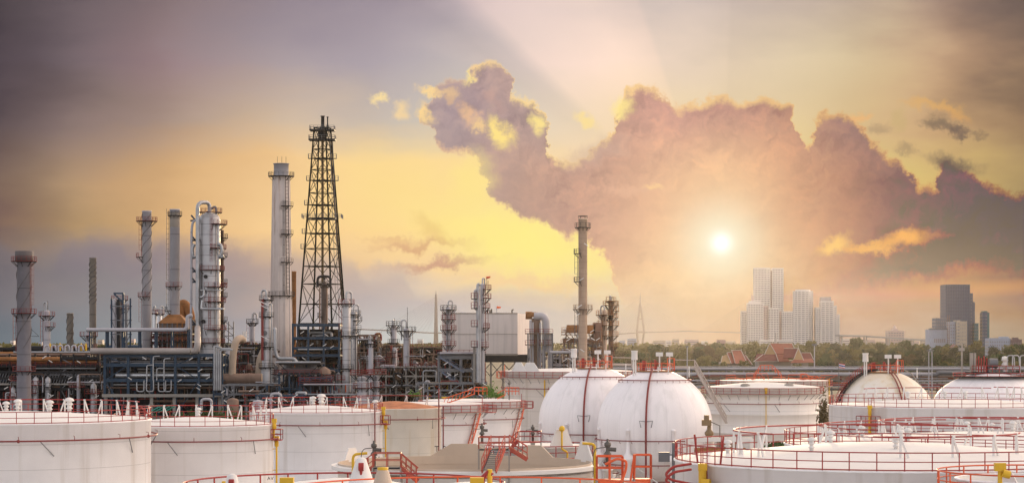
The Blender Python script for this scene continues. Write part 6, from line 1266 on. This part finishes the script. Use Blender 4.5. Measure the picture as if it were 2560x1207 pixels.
for pts, m in ((((1924,858,D+8),(1980,858,D+14),(1986,884,D+2),(1940,884,D)), TILE), (((1924,858,D+8),(1941,886,D),(1912,886,D+2)), GOLD), (((1908,885,D+2),(1940,885,D-1),(1946,902,D-6),(1885,903,D-4)), TILE2), (((1940,885,D-1),(1962,885,D),(1975,903,D-6),(1946,903,D-7)), TILE),
               (((1960,871,D-3),(1994,871,D-3),(1986,894,D-9),(1958,894,D-9)), TILE2), (((1996,870,D-2),(2008,900,D-8),(1984,898,D-9)), GOLD), (((2002,882,D+4),(2026,882,D+6),(2032,898,D),(2006,898,D-2)), TILE2), (((1985,898,D-9),(2030,896,D-4),(2036,905,D-10),(1975,906,D-12)), TILE), (((1893,884,D+12),(1912,884,D+12),(1904,896,D+6),(1886,896,D+6)), TILE2)): skewroof(T, pts, m, 'gable_end' if m is GOLD else 'roof')
mb = MB()
for a, b in (((1924,857,D+7),(1980,857,D+13)),((1924,857,D+7),(1941,886,D-1)),((1924,857,D+7),(1911,886,D+1)),((1980,857,D+13),(1987,872,D+5)),((1908,885,D+1),(1884,903,D-5)),((1940,885,D-2),(1946,903,D-8)),((1884,903,D-5),(1946,903,D-8)),((1996,869,D-4),(2010,902,D-9)),((1996,869,D-4),(1984,898,D-10)),((1960,870,D-4),(1996,870,D-4)),((1996,870,D-4),(1996,864,D-4)),((2002,881,D+3),(2026,881,D+5)),((2026,881,D+5),(2034,898,D-1))): mb.bar(P(*a), P(*b), .28)
part(T, 'roof_trim', mb, TRIM); mb = MB(); mb.box((X(1895,D),D-2,0),(X(2020,D),D+16,Z(900,D))); part(T, 'wall', mb, WALLW)
for i in range(4): mb = MB(); mb.tube((X(1979+i*5,D-10),D-10,0), P(1979+i*5,905,D-10), .35, 6); part(T, 'column', mb, TRIM)
mb = MB(); mb.tube(P(1939,860,D+30), P(1939,832,D+30), .7, 8, .45); mb.bar((X(1939,D+30),D+30,0), P(1939,860,D+30), 1.6); part(T, 'chedi_spire', mb, TRIM)
T = thing('temple_hall', 'tiny dark gabled temple roof among the far right trees before the pale office block', 'temple', (X(2390,1800),1800,0)); gable(T, 2381, 2400, 868, 860, 1800, 14, TILE2, 'y'); mb = MB(); mb.box((X(2383,1801),1801,0),(X(2398,1801),1812,Z(868,1800))); part(T, 'wall', mb, WALLW)

# ================================================================ city
CW = mat('tower_pale', (.70,.66,.64), .7, var=.05); CP = mat('tower_pink', (.55,.42,.39), .7, var=.05); CG = mat('tower_glass_dark', (.04,.075,.15), .35, var=.1); CT = mat('tower_teal', (.03,.12,.15), .4); CB = mat('tower_bluewhite', (.34,.38,.48), .6); WN = mat('window_dark', (.25,.23,.24), .35); CR_ = mat('tower_cream', (.5,.42,.34), .7)
def block(T, x0, x1, yt, D, m, dep=26, floors=None, cols=0, yb=None, wm=None, rot=0, name='tower_body', d0=0, inset=.8, mull=.5):
    xa, xb, zt = X(x0,D), X(x1,D), Z(yt,D); Y = D+d0; mb = MB(); mb.box((xa,Y,0 if yb is None else Z(yb,D)),(xb,Y+dep,zt)); p = part(T, name, mb, m)
    if floors:      # recessed-looking window bands between projecting floor slabs and fins
        mb = MB(); z = zt-3.0; zb = 8
        while z > zb:
            mb.box((xa+.6,Y-.18,z-1.5),(xb-.6,Y-.02,z)); mb.box((xa-.18,Y+.8,z-1.5),(xa-.02,Y+dep-.8,z)); mb.box((xb+.02,Y+.8,z-1.5),(xb+.18,Y+dep-.8,z)); z -= floors
        part(p, 'window_band', mb, wm or WN, kind='stuff')
    if cols:
        mb = MB()
        for i in range(cols+1): q = xa+(xb-xa)*i/cols; mb.box((q-mull,Y-.7,zb if floors else 0),(q+mull,Y-.02,zt+.3))
        part(p, 'vertical_fin', mb, m, kind='stuff' if cols > 60 else None)
    return p
def bldg(name, label, D, x, group=None, cat='skyscraper'): return thing(name, label, cat, (X(x,D), D, 0), group)
D = 4300
T = bldg('skyscraper', 'tallest pale twin-slab tower rising faintly in the sun glare', D, 1922); block(T, 1887, 1925, 669, D, CW, 30, 3.6, 5); block(T, 1931, 1958, 670, D, CW, 30, 3.6, 4); block(T, 1924, 1932, 676, D, CP, 18, 3.6, 0, d0=6)
D = 4000
T = bldg('skyscraper', 'stepped pale tower with a small spire, left end of the cluster', D, 1886); block(T, 1870, 1908, 757, D, CW, 26, 3.2, 6); block(T, 1875, 1902, 752, D, CW, 20, None, 0, d0=3); block(T, 1880, 1886, 738, D, CP, 6, None, 0, d0=8)
T = bldg('skyscraper', 'lower pale slab with rounded shoulder at the far left of the cluster', D, 1862); block(T, 1854, 1872, 777, D+20, CW, 22, 3.2, 3); 
T = bldg('skyscraper', 'pinkish tower with stepped top, middle of the cluster below the twin slabs', D, 1925); block(T, 1906, 1920, 764, D+6, CP, 26, 3.2, 2); block(T, 1920, 1947, 769, D+6, CW, 26, 3.2, 4)
T = bldg('skyscraper', 'low pale slab on the right of the cluster beside the rounded white tower', D, 1964); block(T, 1946, 1956, 778, D+14, CP, 22, 3.2, 2); block(T, 1955, 1984, 778, D+10, CW, 22, 3.2, 5)
T = bldg('podium', 'long low pale podium at the foot of the tower cluster', D, 1910, cat='building'); block(T, 1900, 1990, 849, D-20, CW, 14, 3.5)
D = 3500
T = bldg('skyscraper', 'white residential tower with curved front balconies and dark floor stripes', D, 2010); xa, xb = X(1986,D), X(2035,D); zt = Z(727,D); mb = MB(); c = ((xa+xb)/2, D+16); R = (xb-xa)/2
mb.lathe([(R,0),(R,zt),(R*.8,zt),(R*.75,zt+2.2),(0,zt+2.4)], (c[0],c[1],0), 24, smooth=False); p = part(T, 'tower_body', mb, CW)
mb = MB(); z = zt-1.6
while z > 6: mb.lathe([(R*.985,z-1.35),(R+.12,z-1.35),(R+.12,z),(R*.985,z)], (c[0],c[1],0), 24, smooth=False); z -= 3.1
part(p, 'balcony_band', mb, WN, kind='stuff'); mb = MB()
for i in range(9): t = PI+PI*i/8+.1; mb.bar((c[0]+(R+.15)*math.cos(t),c[1]+(R+.15)*math.sin(t),5),(c[0]+(R+.15)*math.cos(t),c[1]+(R+.15)*math.sin(t),zt),1.2)
part(T, 'vertical_fin', mb, CW)
T = bldg('skyscraper', 'white tower with stepped sloping shoulders and grey crown, right of the curved one', D, 2070)
for x0, x1, yt, d0 in ((2040,2056,768,0),(2052,2082,752,-4),(2076,2090,764,-1),(2086,2098,786,1)): block(T, x0, x1, yt, D, CW, 24, 3.1, 3, d0=d0, mull=.7)
block(T, 2053, 2078, 742, D, mat('crown_grey', (.34,.31,.33), .7), 16, None, 0, yb=753, d0=2, name='crown')
D = 2500
T = bldg('skyscraper', 'dark blue-grey office tower stepping down to the right, tallest at far right', D, 2395); block(T, 2365, 2424, 711, D, CG, 34, 3.8, 14, wm=mat('glass_band', (.025,.05,.12), .3), mull=.35); block(T, 2424, 2432, 733, D, CG, 30, 3.8, 2, d0=3); block(T, 2432, 2438, 755, D, CG, 28, 3.8, 2, d0=5)
T = bldg('office_block', 'teal glass block at the right foot of the dark office tower', D, 2441, cat='building'); block(T, 2437, 2445, 808, D-6, CT, 20, 3.8, 2)
T = bldg('office_block', 'grey mid-height block stepping up to the left side of the dark tower', D, 2352, cat='building'); block(T, 2340, 2366, 795, D-4, mat('block_grey', (.13,.15,.2), .6), 24, 3.8, 5)
T = bldg('office_block', 'pale blue-white block with tall entrance openings, left of the dark tower', D, 2345, cat='building'); block(T, 2324, 2372, 823, D-20, CB, 26, None, 0); mb = MB(); 
for i in range(6): mb = MB(); q = X(2335+i*5,D-20); mb.box((q,D-20.3,Z(856,D)),(q+1.5,D-20.05,Z(846,D))); part(T, 'window', mb, WN)
mb = MB(); mb.box((X(2323,D-20)-.3,D-21,Z(824,D-20)),(X(2373,D-20),D-18,Z(820,D-20))); part(T, 'cornice', mb, mat('block_grey', (.13,.15,.2)))
T = bldg('office_block', 'narrow blue-white building with floor stripes directly before the dark tower', D, 2385, cat='building'); block(T, 2375, 2392, 804, D-34, CB, 20, 3.5, 3)
T = bldg('office_block', 'cream and white windowed building at the right foot of the dark tower', D, 2405, cat='building'); block(T, 2392, 2401, 800, D-40, CR_, 20, 3.5, 0); block(T, 2400, 2416, 803, D-40, CR_, 20, 4.2, 4)
T = bldg('construction_crane', 'thin brown lattice hoist standing against the pale blocks', D, 2371, cat='crane'); mb = MB()
for dx_ in (-1,1): mb.bar((X(2371,D-46)+dx_,D-46,0),(X(2371,D-46)+dx_,D-46,Z(788,D)),.4)
for i in range(22): mb.bar((X(2371,D-46)-2,D-46,3+i*2.1),(X(2371,D-46)+2,D-46,3+i*2.1),.3)
part(T, 'lattice_mast', mb, RUSTL)
T = bldg('skyscraper', 'slim free-standing teal-blue tower at far right', D, 2465); block(T, 2457, 2472, 781, D, CG, 16, 3.8, 4); block(T, 2459, 2470, 777, D, CT, 10, None, 0, d0=3); mb = MB(); mb.box((X(2467.5,D),D-.9,0),(X(2473,D),D+15,Z(783,D))); part(T, 'teal_facade', mb, CT)
D = 2200
T = bldg('office_block', 'long low white building with rows of windows right of the teal tower', D, 2500, cat='building'); block(T, 2473, 2525, 845, D, CB, 20, 3.4, 9); block(T, 2505, 2523, 841, D, CB, 14, None, 0, d0=2)
T = bldg('office_block', 'low brown-purple building at the right edge of the skyline', D, 2540, cat='building'); block(T, 2526, 2553, 848, D, mat('block_brown', (.17,.11,.12), .7), 20, 3.4, 5); block(T, 2538, 2548, 843, D, mat('block_brown', (.17,.11,.12)), 12, None, 0, d0=3)
D = 3300
T = bldg('hotel_block', 'pink building with a small central cupola behind the viaduct', D, 2240, cat='building'); block(T, 2220, 2260, 826, D, CP, 24, 3.6, 6); block(T, 2232, 2246, 821, D, CP, 14, None, 0, d0=4); lathe_part(T, 'cupola', [(3,0),(2.6,2.5),(.6,4.5),(0,6)], (X(2239,D),D+8,Z(821,D)), CP, 10)
rd = random.Random(12); LB = ['small hazy pale low-rise building on the far skyline']
spots = [(1555,14),(1580,22),(1648,30),(1672,12),(1690,16),(1730,34),(1762,14),(1825,26),(2115,18),(2135,22),(2170,10),(2180,16),(2205,10),(2290,14),(2310,10),(2270,9),(30,8),(100,9),(250,12),(330,10),(590,8),(600,14),(1020,10),(1050,14),(1140,12)]
for px, wp in spots:
    D = rd.uniform(3350,3600); T = bldg('lowrise_building', 'small hazy pale low-rise building on the far skyline', D, px, 'hazy low-rise buildings on the skyline', 'building'); yt = rd.uniform(846,854); block(T, px-wp/2, px+wp/2, yt, D, rd.choice((CW,CP,CB,CR_)), 16, 3.4)
T = bldg('lowrise_building', 'distinct dark purple box on the skyline left of the tower cluster', 3200, 1804, cat='building'); block(T, 1794, 1814, 849, 3200, mat('block_purple', (.22,.13,.16), .7), 16)
T = thing('distant_stacks', 'pair of faint far chimneys left of the thin bent-cap column', 'chimney', (X(611,3000),3000,0))
for px in (608, 614): mb = MB(); mb.tube((X(px,3000),3000,0), P(px,828,3000), 1.5, 8); part(T, 'chimney', mb, CW)
# viaduct
D = 3000; T = thing('viaduct', 'grey elevated road on slanted piers sloping down toward the dark office tower', 'viaduct', (X(2200,D),D,0))
mb = MB(); a_ = P(2090,838,D); b_ = P(2160,840,D); c_ = P(2345,852,D); e_ = P(2445,860,D)
for p_, q_ in ((a_,b_),(b_,c_),(c_,e_)): mb.bar(p_, q_, 14, 2.2)
part(T, 'deck', mb, mat('viaduct_grey', (.36,.34,.34), .8))
for px, yt in ((2102,840),(2163,842),(2220,845),(2281,849),(2340,853)):
    for s in (-1, 1): mb = MB(); mb.bar(P(px+s*1.5,858,D)-Vector((0,0,14)), P(px+s*3.0,yt,D), 1.6); part(T, 'pier', mb, mat('viaduct_grey', (.36,.34,.34)))
# cable-stayed bridges
BR = mat('bridge_concrete', (.14,.13,.15), .8); D = 7000
def stays(T, px, yt, yd, D, x0, x1, n):
    mb = MB()
    for i in range(n):
        for xe in (x0, x1):
            q = px+(xe-px)*(i+2)/(n+1.5); a = P(px, yt+(yd-yt)*.42*(1-i/n), D); mb.tube(a, P(q, yd, D), .22, 3, cap=False)
    part(T, 'stay_cable', mb, BR)
T = thing('cable_stayed_bridge', 'hazy cable-stayed bridge with one slim needle pylon left of the clad building', 'bridge', (X(1090,D),D,0), 'hazy cable-stayed bridges')
lathe_part(T, 'pylon', [(8.5,0),(6.5,Z(832,D)),(3.5,Z(738,D)),(1.2,Z(734,D)),(.4,Z(727,D)),(0,Z(726,D))], (X(1090,D),D,0), BR, 10)
mb = MB()
for (x0, y0), (x1, y1) in zip([(880,822),(980,826),(1060,831),(1090,832),(1130,831)], [(980,826),(1060,831),(1090,832),(1130,831),(1300,840)]): mb.bar(P(x0,y0,D), P(x1,y1,D), 30, 3.5)
part(T, 'deck', mb, BR); stays(T, 1090, 738, 829, D, 935, 1240, 12)
T = thing('cable_stayed_bridge', 'hazy cable-stayed bridge with a diamond pylon left of the tower cluster', 'bridge', (X(1601,D),D,0), 'hazy cable-stayed bridges'); px = 1601
for x0 in (1601, 1880):
    mb = MB(); mb.path([P(x0-4,868,D),P(x0-9,828,D),P(x0-5,795,D),P(x0-.8,760,D)], 3.4, 8); mb.path([P(x0+4,868,D),P(x0+9,828,D),P(x0+5,795,D),P(x0+.8,760,D)], 3.4, 8); mb.tube(P(x0,775,D), P(x0,741,D), 3.6, 8, 2.2); mb.tube(P(x0,741,D), P(x0,730,D), 1.2, 6, .3); mb.bar(P(x0-9,829,D), P(x0+9,829,D), 4); mb.bar(P(x0-5,797,D), P(x0+5,797,D), 3); part(T, 'pylon', mb, BR)
mb = MB()
for (x0, y0), (x1, y1) in zip([(1460,840),(1601,831),(1720,827.5),(1880,832),(2010,838)], [(1601,831),(1720,827.5),(1880,832),(2010,838),(2100,842)]): mb.bar(P(x0,y0,D), P(x1,y1,D), 30, 3.2)
part(T, 'deck', mb, BR); stays(T, 1601, 742, 830, D, 1470, 1735, 16); stays(T, 1880, 742, 830, D, 1745, 2010, 16)
# distant unit behind the left plant so the plant stands in depth
for lb, x0, x1, yt, D, m_ in (('dark far unit of frames and vessels behind the left stacks and blue rack', -30, 380, 868, 760, DKST), ('dark far unit behind the silver column and concrete chimney', 470, 735, 862, 770, DKST), ('dark far unit behind the flare tower foot and T-topped column', 840, 1110, 872, 775, DKST)):
    T = frame(lb, x0, x1, yt, D, (yt+3,yt+22,yt+45,yt+75,yt+100), int((x1-x0)/32), m_, 14, True, [], 'pipe_unit', 'pipework', .5, .5, decks=(yt+22,), group='dark far process units'); clutter(T, x0, x1, yt-2, 1000, D, 12, int((x1-x0)*.33), MD+[DKST,DKST,RUSTL], .2, .6, .4); vessels(T, x0, x1, yt+30, D, int((x1-x0)/40), [GREYR, STKW, DKST], (14,26), False, 5); vessels(T, x0, x1, yt+5, D, int((x1-x0)/36), [GREYR, STKW, BRN], (8,12), True, 6)
    mb = MB(); mb.box((X(x0,D+30),D+30,0),(X(x1,D+30),D+34,Z(yt+25,D+30))); part(T, 'gap_shade_backdrop', mb, DARK)  # dark backdrop added so gaps in the plant read as shade

# ---------------------------------------------------------------- haze
hz = MB(); hz.box((-2600,-60,-1.2), (2600,7800,176))
me = bpy.data.meshes.new('haze'); me.from_pydata(hz.v, [], hz.f); ho = bpy.data.objects.new('haze', me); link(ho); ho['kind'] = 'stuff'
hm = bpy.data.materials.new('haze_air'); hm.use_nodes = True; hn = hm.node_tree.nodes; hn.clear()
pv = hn.new('ShaderNodeVolumePrincipled'); pv.inputs['Color'].default_value = (.12,.118,.125,1)
pv.inputs['Density'].default_value = HAZE_D; pv.inputs['Anisotropy'].default_value = HAZE_G
oo = hn.new('ShaderNodeOutputMaterial'); hm.node_tree.links.new(pv.outputs[0], oo.inputs['Volume']); me.materials.append(hm)
